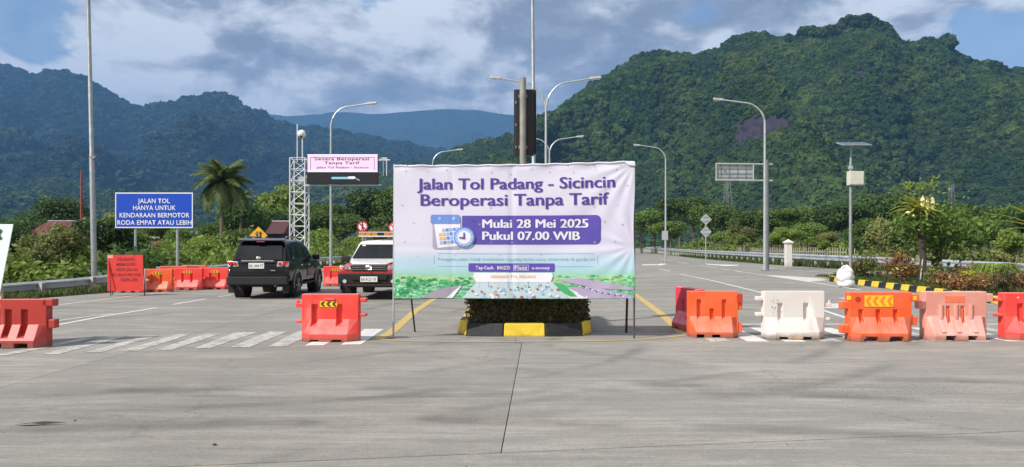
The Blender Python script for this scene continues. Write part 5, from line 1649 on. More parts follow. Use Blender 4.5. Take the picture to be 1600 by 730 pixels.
# landscape print: fields, road and motorway fans
for k in range(150):
    x_ = random.uniform(619, 736); y_ = random.uniform(434, 463)
    if x_ > 655 and y_ > 446: continue
    s_ = random.uniform(1.5, 5); h_ = s_ * random.uniform(.3, .7)
    shape('printed_bush', [(x_ - s_, y_ + h_), (x_ - s_ * .6, y_ - h_), (x_ + s_ * .3, y_ - h_ * 1.2), (x_ + s_, y_ + h_ * .6)], random.choice([ink_green, ink('deep_green_ink', (.02, .26, .09)), ink('mint_ink', (.35, .72, .48)), ink_green]), 1 + k % 2, sub=1)
for k in range(40):
    x_ = random.uniform(868, 990); y_ = random.uniform(430, 440)
    s_ = random.uniform(2, 6)
    shape('printed_bush', [(x_ - s_, y_ + 1.5), (x_ - s_ * .6, y_ - 1), (x_ + s_ * .3, y_ - 1.4), (x_ + s_, y_ + 1)], random.choice([ink_green, ink('mint_ink', (.35, .72, .48))]), 1)
shape('printed_road', [(657, 466), (682, 453), (716, 446), (722, 446.5), (716, 455), (700, 466)], ink_road, 2)
shape('printed_line', [(697, 466), (719, 447), (721, 447.3), (707, 466)], ink_white, 3)
shape('printed_road', [(868, 437), (905, 434), (989, 449), (989, 453), (930, 450)], ink_lilac, 2)
shape('printed_road', [(880, 449), (925, 447), (989, 462), (989, 466), (917, 466)], ink_lilac, 2)
shape('printed_field', [(866, 440), (884, 447), (902, 463), (890, 463), (872, 452)], ink_green, 3)
shape('printed_line', [(868, 446), (880, 447), (925, 466), (890, 466)], ink_white, 2)
for k in range(26):
    x_ = 905 + k * 3.2; y_ = 447 + k * .72 + random.uniform(-1.5, 1.5)
    shape('printed_car', [(x_, y_), (x_ + 2.2, y_ + .3), (x_ + 2.2, y_ + 2), (x_, y_ + 1.8)], (ink_white, ink_sky, ink_dark)[k % 3], 4)
shape('printed_gate_road', [(745, 440), (862, 440), (889, 466), (722, 466)], ink('pale_aqua_ink', (.50, .62, .66)), 3)
shape('printed_gate_roof', [(741, 425.8), (862, 425.8), (864, 431), (860, 441), (744, 441), (739, 431)], ink_white, 4)
btext('GERBANG TOL PADANG', 766, 837, 434.2, 4.4, ink_gold, 5, .03, 1)
for k in range(60):
    x_ = random.uniform(735, 872); y_ = random.uniform(441.5, 463)
    s_ = 1.2 + (y_ - 440) * .11
    shape('printed_car', [(x_, y_), (x_ + s_ * 1.3, y_), (x_ + s_ * 1.3, y_ + s_), (x_, y_ + s_)], random.choice([ink_white, ink_white, ink_dark, ink_red, ink_grey, ink_sky, ink_gold]), 6)
for k in range(8):
    x_ = 747 + 15.5 * k
    shape('printed_gate_pillar', [(x_, 439), (x_ + .9, 439), (x_ + .9, 449), (x_, 449)], ink_sky if k % 2 else ink_white, 5)
shape('printed_panel', rr(732, 411.2, 866.5, 424.3, 1.8), ink_panel, 2)
for txt, l, r, base, cap in (('TapCash', 743, 771, 420.5, 5), ('BRIZZI', 777, 797, 420.5, 5), ('Flazz', 804, 824, 420.8, 6), ('e-money', 831, 859, 420.5, 5)):
    btext(txt, l, r, base, cap, ink_white, 3, .03, 1)
for (a, b_, c, d) in ((802, 413.6, 826, 414.1), (802, 421.6, 826, 422.1), (802, 414, 802.5, 422), (825.5, 414, 826, 422)):
    shape('outline', [(a, b_), (c, b_), (c, d), (a, d)], ink_white, 3)
for k in range(64):                                   # scattered grey triangles of the pattern
    x_ = 632 + (k % 11) * 33 + (16 if (k // 11) % 2 else 0) + random.uniform(-5, 5); y_ = 266 + (k // 11) * 27 + random.uniform(-4, 4)
    if x_ > 985 or y_ > 430: continue
    s_ = random.uniform(1.4, 2.6)
    if 296 < y_ < 322 and 655 < x_ < 955 or 274 < y_ < 299 and 650 < x_ < 962: continue
    shape('print_triangle', [(x_ - s_, y_), (x_ + s_, y_ - .3), (x_ + .3, y_ + s_ * 1.2)], ink('pale_triangle_ink', (.36, .36, .50)) if 340 < y_ < 380 and x_ > 720 else ink('pale_lilac_ink', (.52, .50, .64)), 1 if not (336 < y_ < 381 and 720 < x_ < 940) else 2)
shape('print_triangle', [(734, 342), (742, 342), (741, 346)], ink_dark, 2)
# frame
pipe = mat('purple_grey_pipe', (.10, .085, .11), .5, .3, .2, 6)
pipe_w = mat('pale_pipe', (.42, .42, .44), .5, .3, .15, 6)
for (xt_, xb_, yb_, m_) in ((bx0 - .0, BX(614), .05, pipe_w), (bx1 + .01, BX(991.5), .05, pipe)):
    MB().tube([(xt_, .045, bz1 + .01), (xb_ + (xt_ - xb_) * .2, .045, bz0), (xb_, yb_, 0)], .017, 8).build('leg', m_, bn, smooth=True)
MB().tube([(bx0 + .05, .06, bz1 - .1), (BX(636.5), 1.0, 0)], .017, 8).build('brace_leg', dark_iron, bn, smooth=True)
MB().tube([(bx1 - .05, .06, bz1 - .1), (BX(987.5) + .04, .9, 0)], .022, 8).build('brace_leg', dark_iron, bn, smooth=True)
for z_ in (bz1 - .02, (bz0 + bz1) / 2, bz0 + .01): MB().tube([(bx0, .05, z_), (bx1, .05, z_ + (.02 if z_ > 2 else 0))], .015, 8).build('cross_pipe', pipe, bn, smooth=True)
for px in (706, 800, 892): MB().tube([(BX(px), .065, bz0), (BX(px), .065, bz1)], .013, 7).build('upright_pipe', pipe, bn, smooth=True)
hem = mat('white_hem', (.72, .70, .80), .5)
for (xa_, xb_, z_) in ((bx0, bx1, bz1),):
    MB().tube([tuple(Vector(BP(xa_ + (xb_ - xa_) * k / 40, z_)) + Vector((0, 0, .01 + .006 * math.sin(k * 1.7)))) for k in range(41)], .016, 7).build('hem', hem, bn, smooth=True)
MB().prism([(bx1 - .16, -.03, bz1 + .03), (bx1 + .01, -.03, bz1 + .05), (bx1 + .02, -.03, bz1 - .03), (bx1 - .1, -.03, bz1 - .02)], (0, .05, 0)).build('corner_fold', hem, bn, bevel=.01)
for k in range(9):
    x_ = bx0 + (bx1 - bx0) * (k + .5) / 9
    MB().tube([(x_, -.012, bz1 - .02), (x_, .05, bz1 + .03), (x_, .08, bz1 - .02)], .005, 5).build('tie', dark_iron, bn)

# leaning white board at the left edge
Yw = 11.6; K = F / Yw
wbx, _ = XZ(-6, 500, Yw)
wb = thing('standing_board', 'white pop-up board with a green hem leaning at the left edge, near its barrier', 'notice board', (wbx, Yw, 0))
Z = lambda py: XZ(0, py, Yw)[1]
wm = mat('mint_white_sheet', (.70, .80, .78), .5, 0, .04, 2)
b = MB(); b.prism([(.055, -.0, Z(458)), (.185, .12, Z(350)), (-1.0, .12, Z(350)), (-1.1, 0, Z(458))], (0, .015, 0)); wbo = b.build('sheet', wm, wb)
b = MB(); b.prism([(.05, -.012, Z(459)), (.055, -.012, Z(456.5)), (-1.1, -.012, Z(456.5)), (-1.1, -.012, Z(459))], (0, .01, 0)); b.build('green_hem', mat('lime_hem', (.30, .65, .12), .5), wbo)
for (cx_, cy_, r_) in ((-.01, 361, .035), (-.03, 367, .03), (.0, 372, .03), (-.05, 364, .05)):
    MB().prism([(cx_ + r_ * math.cos(a * PI / 3), .12 * (458 - cy_) / 108 - .012, Z(cy_) + r_ * math.sin(a * PI / 3)) for a in range(6)], (0, .006, 0)).build('printed_emblem', mat('dark_green_ink', (.03, .10, .07), .5), wbo)
MB().prism([(-.10, .08, Z(386)), (.0, .08, Z(386)), (-.01, .085, Z(380)), (-.10, .085, Z(380))], (0, .006, 0)).build('printed_emblem', ink_grey, wbo)
wood = mat('pale_timber', (.55, .44, .33), .7, 0, .15, 6)
MB().prism([(.075, .02, Z(458)), (.035, .02, Z(458)), (-.035, -.05, 0), (.0, -.05, 0)], (0, .03, 0)).build('leg', wood, wb)
MB().tube([(-.10, .15, Z(352)), (-.35, .75, 0)], .014, 6).build('back_leg', wood, wb)
MB().prism([(-1.05, .02, Z(458)), (-1.09, .02, Z(458)), (-1.16, -.05, 0), (-1.12, -.05, 0)], (0, .03, 0)).build('leg', wood, wb)
MB().box((-.45, .145, Z(352)), (1.2, .02, .03)).build('top_bar', wood, wb)

# ================================================================== WATER-FILLED BARRIERS
def plastic(name, col, fade, dirt_amt=.8, rough=.46, slope_pale=1.0):
    m = bpy.data.materials.new(name); m.use_nodes = True
    t = NT(m.node_tree); b = t.n['Principled BSDF']
    O = t.node('ShaderNodeTexCoord').outputs['Object']
    z = t.node('ShaderNodeSeparateXYZ', None, Vector=O).outputs[2]
    k = t.map(t.noise(O, 3.2, 6, .65), .40, .72, 0, .55)
    c = t.mix(k, col, fade)
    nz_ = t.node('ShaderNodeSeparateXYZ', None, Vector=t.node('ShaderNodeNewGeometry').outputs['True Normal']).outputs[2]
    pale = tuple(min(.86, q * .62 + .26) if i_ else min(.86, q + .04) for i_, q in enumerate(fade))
    c = t.mix(t.math('MULTIPLY', t.map(nz_, .12, .4), t.map(t.noise(O, 4.5, 5, .65), .3, .7, .25 * slope_pale, .75 * slope_pale)), c, pale)  # up-facing faces mixed unevenly towards a paler tint
    scr_ = t.map(t.noise(t.mapping(O, (1.2, 1.2, 7)), 9, 6, .75), .58, .72, 0, .45)
    c = t.mix(scr_, c, tuple(min(1, q * 1.25 + .05) for q in fade))
    dn = t.math('ADD', z, t.math('MULTIPLY', t.math('SUBTRACT', t.noise(O, 7, 6, .7), .5), .16))
    c = t.mix(t.map(dn, .0, .15, dirt_amt, 0), c, (.16, .10, .075))
    c = t.mix(t.map(t.noise(O, 14, 5, .7), .60, .74, 0, .45 * dirt_amt), c, (.18, .11, .09))
    t.l.new(c, b.inputs['Base Color']); b.inputs['Roughness'].default_value = rough
    b.inputs['Specular IOR Level'].default_value = .45
    b.inputs['Subsurface Weight'].default_value = .0
    bp = t.node('ShaderNodeBump', None, Strength=.25, Distance=.01, Height=t.noise(O, 5, 5, .6))
    t.l.new(bp.outputs[0], b.inputs['Normal'])
    return m
P_RED = plastic('faded_red_plastic', (.78, .075, .055), (.85, .17, .13))
P_ORANGE = plastic('orange_plastic', (.80, .105, .022), (.82, .19, .09), slope_pale=.6)
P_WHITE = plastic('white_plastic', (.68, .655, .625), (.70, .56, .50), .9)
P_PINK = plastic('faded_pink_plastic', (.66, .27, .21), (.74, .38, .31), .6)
P_CORAL = plastic('bright_coral_plastic', (.80, .055, .042), (.84, .12, .09), slope_pale=.6)
P_DEEP = plastic('deep_red_plastic', (.42, .036, .026), (.48, .06, .045), slope_pale=.2)
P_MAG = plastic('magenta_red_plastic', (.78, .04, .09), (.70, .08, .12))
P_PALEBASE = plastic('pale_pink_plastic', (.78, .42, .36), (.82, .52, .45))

def barrier_body(W, H, tt, fd, zs, zf, grooves, notches, nz, inset, topn=None, lipo=0.0):
    """one closed shell: cross-sections swept along the barrier's length"""
    xs_ = {-W / 2, W / 2, -W / 2 + inset, W / 2 - inset, -W / 2 + .02, W / 2 - .02}
    for g in grooves: xs_ |= {g[0] - g[1] / 2, g[0] + g[1] / 2}
    for n_ in notches: xs_ |= {n_[0], n_[1]}
    if topn: xs_ |= {topn[0], topn[1]}
    xs_ = sorted(xs_)
    def prof(x, xm):
        e_ = min(1, max(0, (W / 2 - .02 - abs(x)) / max(1e-6, inset - .02)))
        d = tt + (fd - tt) * (e_ if abs(x) < W / 2 - inset + 1e-6 or True else 0)
        g = next((g for g in grooves if abs(xm - g[0]) < g[1] / 2), None)
        z0 = nz if any(n_[0] < xm < n_[1] for n_ in notches) else 0.0
        h = H - (topn[2] if topn and topn[0] < xm < topn[1] else 0)
        if g:
            _, w_, zt, zb_, dep = g
            k = (zs - zb_) / (zs - zf)
            f = [(tt, h), (tt, zt), (tt - dep, zt - .035), (tt - dep, zb_ + .05), (min(tt + (d - tt) * k, d) - .0, zb_ - .0), (d, zf), (d, z0)]
        else:
            f = [(tt, h), (tt, zs + .20), (tt, zs + .12), (tt, zs + .04), (tt, zs), (d, zf), (d, z0)]
        return f
    V, rings = [], []
    seq = []
    for i in range(len(xs_) - 1):
        xm = (xs_[i] + xs_[i + 1]) / 2
        seq += [(xs_[i], xm), (xs_[i + 1], xm)]
    for (x, xm) in seq:
        f = prof(x, xm)
        ring = [(x, -y, z) for y, z in f] + [(x, y, z) for y, z in reversed(f)]
        rings.append(len(V)); V += ring
    n = 14; Fs = []
    for a, b_ in zip(rings[:-1], rings[1:]):
        for j in range(n):
            Fs.append((a + j, a + (j + 1) % n, b_ + (j + 1) % n, b_ + j))
    Fs.append(tuple(range(rings[0], rings[0] + n))); Fs.append(tuple(range(rings[-1] + n - 1, rings[-1] - 1, -1)))
    return MB().add(V, Fs)

BG = 'plastic water-filled road barriers'
def barrier(px, py, label, m, W=1.0, H=.80, tt=.085, fd=.215, zs=.36, zf=.12, grooves=(), notches=(), nz=.06, inset=.14, lugs=(), topn=None,
            rz=0.0, Y=None, extra=None, bevel=.014, nose=True):
    x, y = G(px, py)
    t_ = thing('road_barrier', label, 'barrier', (x, y + fd, 0), rz, BG)
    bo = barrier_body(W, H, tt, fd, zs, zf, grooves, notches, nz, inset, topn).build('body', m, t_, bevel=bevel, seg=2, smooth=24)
    for (s, z_, ln, h, kind_) in lugs:
        if kind_ == 'block': 
            MB().box((s * (W / 2 + ln / 2 - .01), 0, z_), (ln, tt * 1.5, h)).build('interlock_lug', m, t_, bevel=.015)
        elif kind_ == 'hook':
            b = MB(); b.box((s * (W / 2 + ln / 2 - .01), 0, z_), (ln, tt * 1.4, h)); b.tube([(s * (W / 2 + ln - .03), 0, z_ + h / 2 - .005), (s * (W / 2 + ln - .03), 0, z_ + h / 2 + .045)], .03, 10)
            b.build('interlock_lug', m, t_, bevel=.008)
        else:
            MB().tube([(s * (W / 2 + ln / 2), -.05, z_ - h / 2), (s * (W / 2 + ln / 2), -.05, z_ + h / 2)], ln * .62, 14).build('interlock_lug', m, t_, bevel=.012)
    if extra: extra(t_, bo, tt)
    return t_
chev_y = mat('yellow_reflective', (.85, .52, .02), .4, 0, .06, 8); chev_k = mat('black_reflective', (.02, .018, .015), .5)
chev_o = mat('orange_reflective', (.80, .22, .02), .45, 0, .1, 8)
def chevrons(t_, x0, z0, x1, z1, y, n, mb, mk, th=.35):
    """sticker with chevrons pointing left"""
    bd_ = panel('chevron_sticker', x0, z0, x1, z1, y, .006, mb, t_, 0)
    w_ = (x1 - x0) / n; zm = (z0 + z1) / 2; hh = (z1 - z0) * .42; ax = w_ * .42; tk = w_ * .42
    for k in range(n):
        xa_ = x0 + w_ * k + w_ * .12
        b = MB()
        b.prism([(xa_, y - .003, zm), (xa_ + ax, y - .003, zm + hh), (xa_ + ax + tk, y - .003, zm + hh), (xa_ + tk, y - .003, zm)], (0, -.003, 0))
        b.prism([(xa_, y - .003, zm), (xa_ + tk, y - .003, zm), (xa_ + ax + tk, y - .003, zm - hh), (xa_ + ax, y - .003, zm - hh)], (0, -.003, 0))
        b.build('chevron', mk, bd_)

# A: coral barrier left of the banner
def exA(t_, bo, tt):
    chevrons(t_, -.17, .575, .12, .675, -tt - .005, 3, chev_y, chev_k)
    MB().box((.0, -tt - .012, .70), (.17, .03, .03)).build('moulded_ledge', P_CORAL, t_, bevel=.008)
    MB().tube([(-.0, -.222, .07), (-.0, -.20, .07)], .02, 10).build('drain_plug', P_RED, t_)
barrier(513, 535, 'coral red barrier with a small yellow and black chevron sticker, left of the big banner', P_CORAL, W=.96, H=.79, zs=.37, zf=.13, inset=.16,
        grooves=((-.26, .10, .62, .25, .06), (.16, .10, .62, .25, .06)), notches=((-.30, -.16), (.06, .22)), nz=.035,
        lugs=((-1, .60, .12, .07, 'hook'), (-1, .33, .12, .05, 'block'), (1, .69, .13, .07, 'block'), (1, .44, .13, .055, 'block')), topn=None, extra=exA, rz=-.03)
# G: deep red barrier at the left edge
def exG(t_, bo, tt):
    MB().box((.555, 0, .704), (.16, tt * 2, .11)).build('top_flange', P_DEEP, t_, bevel=.012)
barrier(9, 545, 'deep red weathered barrier at the left edge behind the leaning white board', P_DEEP, W=1.08, H=.76, zs=.36, zf=.12, inset=.12,
        grooves=((-.33, .10, .60, .16, .06), (-.05, .10, .60, .16, .06), (.20, .10, .60, .16, .06)), notches=((-.27, -.08), (.12, .32)), nz=.075,
        lugs=((1, .37, .13, .14, 'block'),), extra=exG, rz=.02)
# F: orange barrier right of the banner, turned a little, and the magenta one behind it
def exF(t_, bo, tt):
    MB().box((.43, -tt - .004, .70), (.05, .012, .045)).build('filler_cap', P_DEEP, t_, bevel=.004)
    MB().box((.46, -.02, .68), (.09, tt * 2.06, .15)).build('end_recess', P_DEEP, t_)
barrier(1119, 528.5, 'vivid orange barrier standing at an angle just right of the banner', P_ORANGE, W=.86, H=.80, fd=.26, zs=.36, zf=.10, inset=.12,
        grooves=((-.24, .075, .66, .30, .06), (-.02, .07, .50, .28, .06), (.19, .075, .66, .30, .06)), notches=((-.30, -.17), (-.04, .1)), nz=.06,
        lugs=((1, .56, .09, .17, 'block'), (1, .16, .09, .18, 'block')), extra=exF, rz=-.10)
def exM(t_, bo, tt):
    MB().box((-.12, -tt - .003, .48), (.07, .012, .22)).build('slot', P_DEEP, t_, bevel=.004)
barrier(1082, 517.5, 'magenta red barrier turned nearly end-on behind the vivid orange one', P_MAG, W=.95, H=.80, zs=.34, inset=.12,
        grooves=((.15, .07, .62, .2, .05),), notches=((-.2, -.08),), lugs=((1, .5, .07, .12, 'block'),), extra=exM, rz=-1.38)
# C: white barrier
def exC(t_, bo, tt):
    MB().box((-.02, -.222, .045), (.24, .012, .05)).build('drain_cover', mat('stained_plastic', (.45, .30, .22), .6, 0, .3, 9), t_, bevel=.005)
    dk = mat('scratched_writing', (.42, .36, .36), .7)
    for k in range(16):
        x_ = -.40 + random.uniform(0, .13); z_ = .40 + random.uniform(0, .30)
        MB().box((x_, -tt - .002, z_), (random.uniform(.008, .035), .004, random.uniform(.005, .02)), ry=random.uniform(-.6, .6)).build('scrawl', dk, t_)
barrier(1246, 531.5, 'white barrier with pinkish stained recesses', P_WHITE, W=1.04, H=.82, tt=.08, fd=.22, zs=.37, zf=.13, inset=.15,
        grooves=((-.24, .085, .62, .30, .055), (.20, .085, .62, .30, .055)), notches=((-.30, -.15), (.10, .25)), nz=.05,
        lugs=((-1, .69, .13, .07, 'block'), (-1, .42, .13, .065, 'block'), (1, .58, .14, .07, 'hook'), (1, .34, .12, .06, 'block')), extra=exC)
# B: orange with big chevron panel
def exB(t_, bo, tt):
    chevrons(t_, -.27, .575, .21, .765, -tt - .006, 4, chev_y, chev_o)
    for x_ in (-.52, .58): MB().box((x_, -tt * .8, .72), (.06, .05, .07)).build('reflector', chev_y, t_, bevel=.006)
    MB().box((.575, 0, .725), (.15, tt * 2, .13)).build('top_flange', P_ORANGE, t_, bevel=.012)
    MB().tube([(-.38, -tt + .01, .70), (-.38, -tt - .006, .70)], .045, 14).build('filler_cap', P_DEEP, t_)
barrier(1382, 534.5, 'orange barrier with a large panel of orange chevrons', P_ORANGE, W=1.05, H=.82, tt=.09, fd=.22, zs=.40, zf=.14, inset=.13,
        grooves=((-.33, .075, .53, .28, .055), (-.04, .075, .53, .28, .055), (.25, .075, .53, .28, .055)), notches=((-.33, -.10), (.09, .32)), nz=.085,
        lugs=((-1, .60, .13, .13, 'block'), (-1, .20, .13, .15, 'block'), (1, .34, .12, .15, 'block')), extra=exB)
# D: faded pink
def exD(t_, bo, tt):
    for x_ in (-.13, .115): MB().tube([(x_, -tt + .03, .54), (x_, -tt + .028, .30)], .026, 8).build('slot', P_ORANGE, t_)
    for x_ in (-.26, -.005, .25):
        b = MB(); b.tube([(x_, -tt + .004, .36), (x_, -tt + .004, .60)], .042, 10); b.build('rib', P_PINK, t_, bevel=.0, smooth=True)
        b = MB(); b.box((x_ + .012 * (1 if x_ > 0 else -1), -.155, .25), (.075, .03, .26), rx=-.50); b.build('rib', P_PINK, t_, bevel=.012)
    MB().box((-.02, -tt - .002, .69), (.34, .006, .11)).build('sticker_ghost', plastic('unfaded_orange_patch', (.80, .16, .06), (.72, .26, .18)), t_)
    MB().box((.58, 0, .715), (.11, tt * 2, .14)).build('top_flange', P_PINK, t_, bevel=.012)
barrier(1501.5, 533, 'pale faded pink barrier with two narrow slots, second from the frame edge', P_PINK, W=1.05, H=.82, tt=.09, fd=.23, zs=.40, zf=.08, inset=.10,
        grooves=((-.13, .062, .58, .26, .05), (.115, .062, .58, .26, .05)), notches=((-.24, -.08), (.13, .28)), nz=.10,
        lugs=((-1, .60, .13, .14, 'round'),), extra=exD)
# E: red at the right edge
def exE(t_, bo, tt):
    chevrons(t_, -.16, .545, .12, .645, -tt - .005, 3, chev_y, chev_k)
    MB().tube([(-.29, -tt + .01, .72), (-.29, -tt - .008, .72)], .018, 10).build('bolt', P_PALEBASE, t_)
barrier(1626, 533, 'bright red barrier cut off by the right edge of the photo', P_CORAL, W=1.05, H=.80, zs=.40, zf=.13, inset=.18,
        grooves=((-.25, .10, .62, .26, .06), (.18, .10, .62, .26, .06)), notches=((-.22, -.08), (.1, .24)), nz=.035,
        lugs=((-1, .68, .12, .06, 'block'), (-1, .42, .12, .055, 'block'), (1, .6, .12, .06, 'block')), extra=exE)
# far ones by the left guardrail
P_FAR1 = P_ORANGE
def exH(t_, bo, tt):
    chevrons(t_, -.16, .60, .14, .69, -tt - .006, 3, chev_y, chev_k)
gr2 = dict(W=1.0, H=.79, zs=.36, zf=.12, inset=.14, grooves=((-.2, .08, .60, .26, .055), (.12, .08, .60, .26, .055)), notches=((-.24, -.1), (.08, .22)), nz=.06,
           lugs=((-1, .6, .1, .07, 'block'), (1, .42, .1, .07, 'block')), extra=exH)
barrier(200, 457.5, 'pale-footed orange barrier behind the red notice board', P_PALEBASE, rz=.05, **gr2)
barrier(243, 456.5, 'orange barrier with pale pink foot, first to the right of the red notice board', P_ORANGE, rz=.05, **gr2)
barrier(268, 447.5, 'red orange barrier standing behind the gap right of the notice board', P_RED, rz=.2, **gr2)
barrier(291.5, 453.5, 'coral barrier midway between the red notice board and the black car', P_CORAL, rz=.02, **gr2)
barrier(335, 452.5, 'coral barrier partly hidden by the left side of the black car', P_CORAL, rz=0, **gr2)
barrier(300, 444.5, 'red barrier in the row behind, seen only over the front barriers', P_RED, rz=.05, **gr2)
barrier(524, 447.5, 'red barrier between the black car and the pickup', P_CORAL, rz=.1, **gr2)
# striped rail resting on the far barriers
x0_, z0_ = XZ(244, 418.8, 29.5); x1_, z1_ = XZ(310, 417.5, 30.5)
rb = thing('barrier_rail', 'red and white striped rail lying along the tops of the far left barriers', 'rail')
for k in range(4):
    a, b_ = k / 4, (k + 1) / 4
    MB().tube([(x0_ + (x1_ - x0_) * a, 29.5 + a, z0_ + (z1_ - z0_) * a), (x0_ + (x1_ - x0_) * b_, 29.5 + b_, z0_ + (z1_ - z0_) * b_)], .05, 8).build(
        'stripe', (white_paint, mat('pink_stripe', (.75, .4, .36), .6), dark_iron, P_RED)[k], rb)
for a in (.05, .95):
    x_ = x0_ + (x1_ - x0_) * a; MB().tube([(x_, 29.5 + a + .02, 0), (x_, 29.5 + a + .02, z0_)], .03, 6).build('leg', dark_iron, rb)

# ================================================================== VEHICLES
car_glass = glass_mat('tinted_glass', (.006, .007, .009), .03, .5)
tyre_m = mat('tyre_rubber', (.018, .018, .019), .8, 0, .2, 12)
rim_m = mat('alloy_rim', (.30, .31, .32), .35, .7, .1, 9)
trim_m = mat('black_plastic_trim', (.012, .012, .013), .75, 0, .15, 9)
chrome = mat('chrome', (.75, .76, .78), .15, 1.0, .03, 9)
tail_red = mat('red_lamp_plastic', (.45, .012, .02), .15, 0, .1, 12, spec=.8)
tail_clear = mat('clear_lamp_plastic', (.62, .60, .60), .15, .2, .1, 12, spec=.8)
plate_m = mat('white_number_plate', (.70, .70, .66), .5, 0, .05, 9)
black_car = mat('black_car_paint', (.004, .0045, .006), .16, 0, .15, 3, spec=.4, coat=.25)
white_car = mat('white_car_paint', (.78, .78, .77), .3, 0, .03, 3, coat=.5, dirt=((.4, .36, .3), .5, .2))
red_car = mat('red_car_paint', (.42, .02, .025), .3, 0, .06, 3, coat=.5)

def loft(secs, close=True):
    """secs: rows of (x, y, z) over the half width, outermost-low first, ending on the centre line; mirrored"""
    V = []; rows = []
    for s in secs:
        full = [tuple(p) for p in s] + [(-p[0], p[1], p[2]) for p in reversed(s) if abs(p[0]) > 1e-6]
        rows.append(len(V)); V += full
    n = len(full); Fs = []
    for a, b_ in zip(rows[:-1], rows[1:]):
        for j in range(n - 1): Fs.append((a + j, a + j + 1, b_ + j + 1, b_ + j))
        Fs.append((a + n - 1, a, b_, b_ + n - 1))
    if close: Fs += [tuple(range(rows[0], rows[0] + n)), tuple(range(rows[-1], rows[-1] + n))]
    return MB().add(V, Fs)
def plate(name, pts, off, th, m, parent, bevel=.006):
    """flat slab on a face given by its corner points, raised off the face along its normal"""
    P = [Vector(p) for p in pts]
    nn = (P[1] - P[0]).cross(P[2] - P[0]).normalized()
    return MB().prism([p + nn * off for p in P], nn * th).build(name, m, parent, bevel=bevel)
def wheel(x, y, r, w_, parent, s):
    """s: +1 outer face towards +x"""
    a = MB().tube([(x - w_ / 2 * s, y, r), (x - (w_ / 2 - .03) * s, y, r), (x + (w_ / 2 - .03) * s, y, r), (x + w_ / 2 * s, y, r)], [r - .03, r, r, r - .03], 26)
    wh = a.build('wheel', tyre_m, parent, smooth=True)
    MB().tube([(x + (w_ / 2 - .04) * s, y, r), (x + (w_ / 2 + .006) * s, y, r)], r * .64, 20).build('rim', trim_m, wh, smooth=True)
    b = MB()
    for k in range(6):
        an = k * PI / 3
        b.box((x + (w_ / 2 + .012) * s, y + math.cos(an) * r * .32, r + math.sin(an) * r * .32), (.02, r * .56, .05), rx=an)
    b.tube([(x + w_ / 2 * s, y, r), (x + (w_ / 2 + .03) * s, y, r)], r * .14, 12)
    so = b.build('spokes', rim_m, wh); tag(so, kind='stuff')
    return wh
def arch(x, y, r, s, m, parent):
    """wheel-arch lip and the dark well inside it"""
    V = []; n = 18
    for k in range(n + 1):
        a = -.12 + (PI + .24) * k / n
        for rr_, xo in ((r + .04, 0), (r + .13, 0), (r + .11, .045), (r + .05, .045)):
            V.append((x + xo * s, y + math.cos(a) * rr_, r * .95 + math.sin(a) * rr_))
    Fs = []
    for k in range(n):
        for j in range(4): Fs.append((k * 4 + j, k * 4 + (j + 1) % 4, (k + 1) * 4 + (j + 1) % 4, (k + 1) * 4 + j))
    MB().add(V, Fs + [(0, 1, 2, 3), (n * 4, n * 4 + 1, n * 4 + 2, n * 4 + 3)]).build('wheel_arch', m, parent, smooth=True)
    MB().tube([(x - .28 * s, y, r * .95), (x + .012 * s, y, r * .95)], r + .055, 24).build('wheel_well', trim_m, parent)

# --- black SUV, rear three-quarter; local +Y is its front
sx0, sy0 = G(397, 468.5)
suv = thing('suv', 'black SUV seen from behind with red tail lamps, parked left of the pickup', 'car', (sx0 + .05, sy0 + .15, 0), .025)
def low(y, w_, z0, zb, zt, wt=None):
    wt = wt or w_ - .07
    return [(0, y, z0), (w_ - .12, y, z0), (w_ - .02, y, z0 + .10), (w_, y, z0 + .32), (w_ - .005, y, zb - .14), (w_ - .035, y, zb), (wt, y, zt), (wt * .6, y, zt + .015), (0, y, zt + .02)][::1]
secs = [low(.02, .84, .52, .98, 1.04, .80), low(.06, .90, .46, 1.0, 1.06, .83), low(.35, .915, .42, 1.03, 1.10), low(1.2, .92, .40, 1.05, 1.12), low(2.9, .92, .40, 1.04, 1.12), low(3.35, .915, .40, 1.03, 1.13),
        low(4.0, .90, .42, 1.0, 1.10), low(4.45, .86, .44, .93, 1.02), low(4.66, .74, .48, .84, .92), low(4.72, .60, .52, .76, .82)]
# loft wants the outline without the doubled centre point at the bottom
secs = [[p for p in s] for s in secs]
loft([s[1:] for s in secs]).build('body', black_car, suv, bevel=.02, smooth=42)
cab = [[(.80, .10, 1.08), (.79, .14, 1.16), (.70, .42, 1.62), (.66, .50, 1.70), (.52, .55, 1.765), (0, .56, 1.785)],
       [(.86, .50, 1.08), (.85, .52, 1.16), (.735, .66, 1.62), (.70, .70, 1.72), (.56, .72, 1.785), (0, .72, 1.805)],
       [(.865, 1.6, 1.08), (.855, 1.6, 1.16), (.74, 1.6, 1.64), (.70, 1.6, 1.74), (.56, 1.6, 1.80), (0, 1.6, 1.825)],
       [(.86, 2.6, 1.08), (.85, 2.6, 1.16), (.735, 2.45, 1.62), (.69, 2.42, 1.72), (.54, 2.40, 1.775), (0, 2.38, 1.80)],
       [(.83, 3.45, 1.08), (.81, 3.30, 1.16), (.72, 2.78, 1.58), (.66, 2.70, 1.66), (.50, 2.66, 1.715), (0, 2.64, 1.735)]]
loft(cab).build('cabin', black_car, suv, bevel=.015, smooth=42)
plate('rear_window', [(-.70, .135, 1.17), (.70, .135, 1.17), (.625, .40, 1.60), (-.625, .40, 1.60)], .008, .012, car_glass, suv, .01)
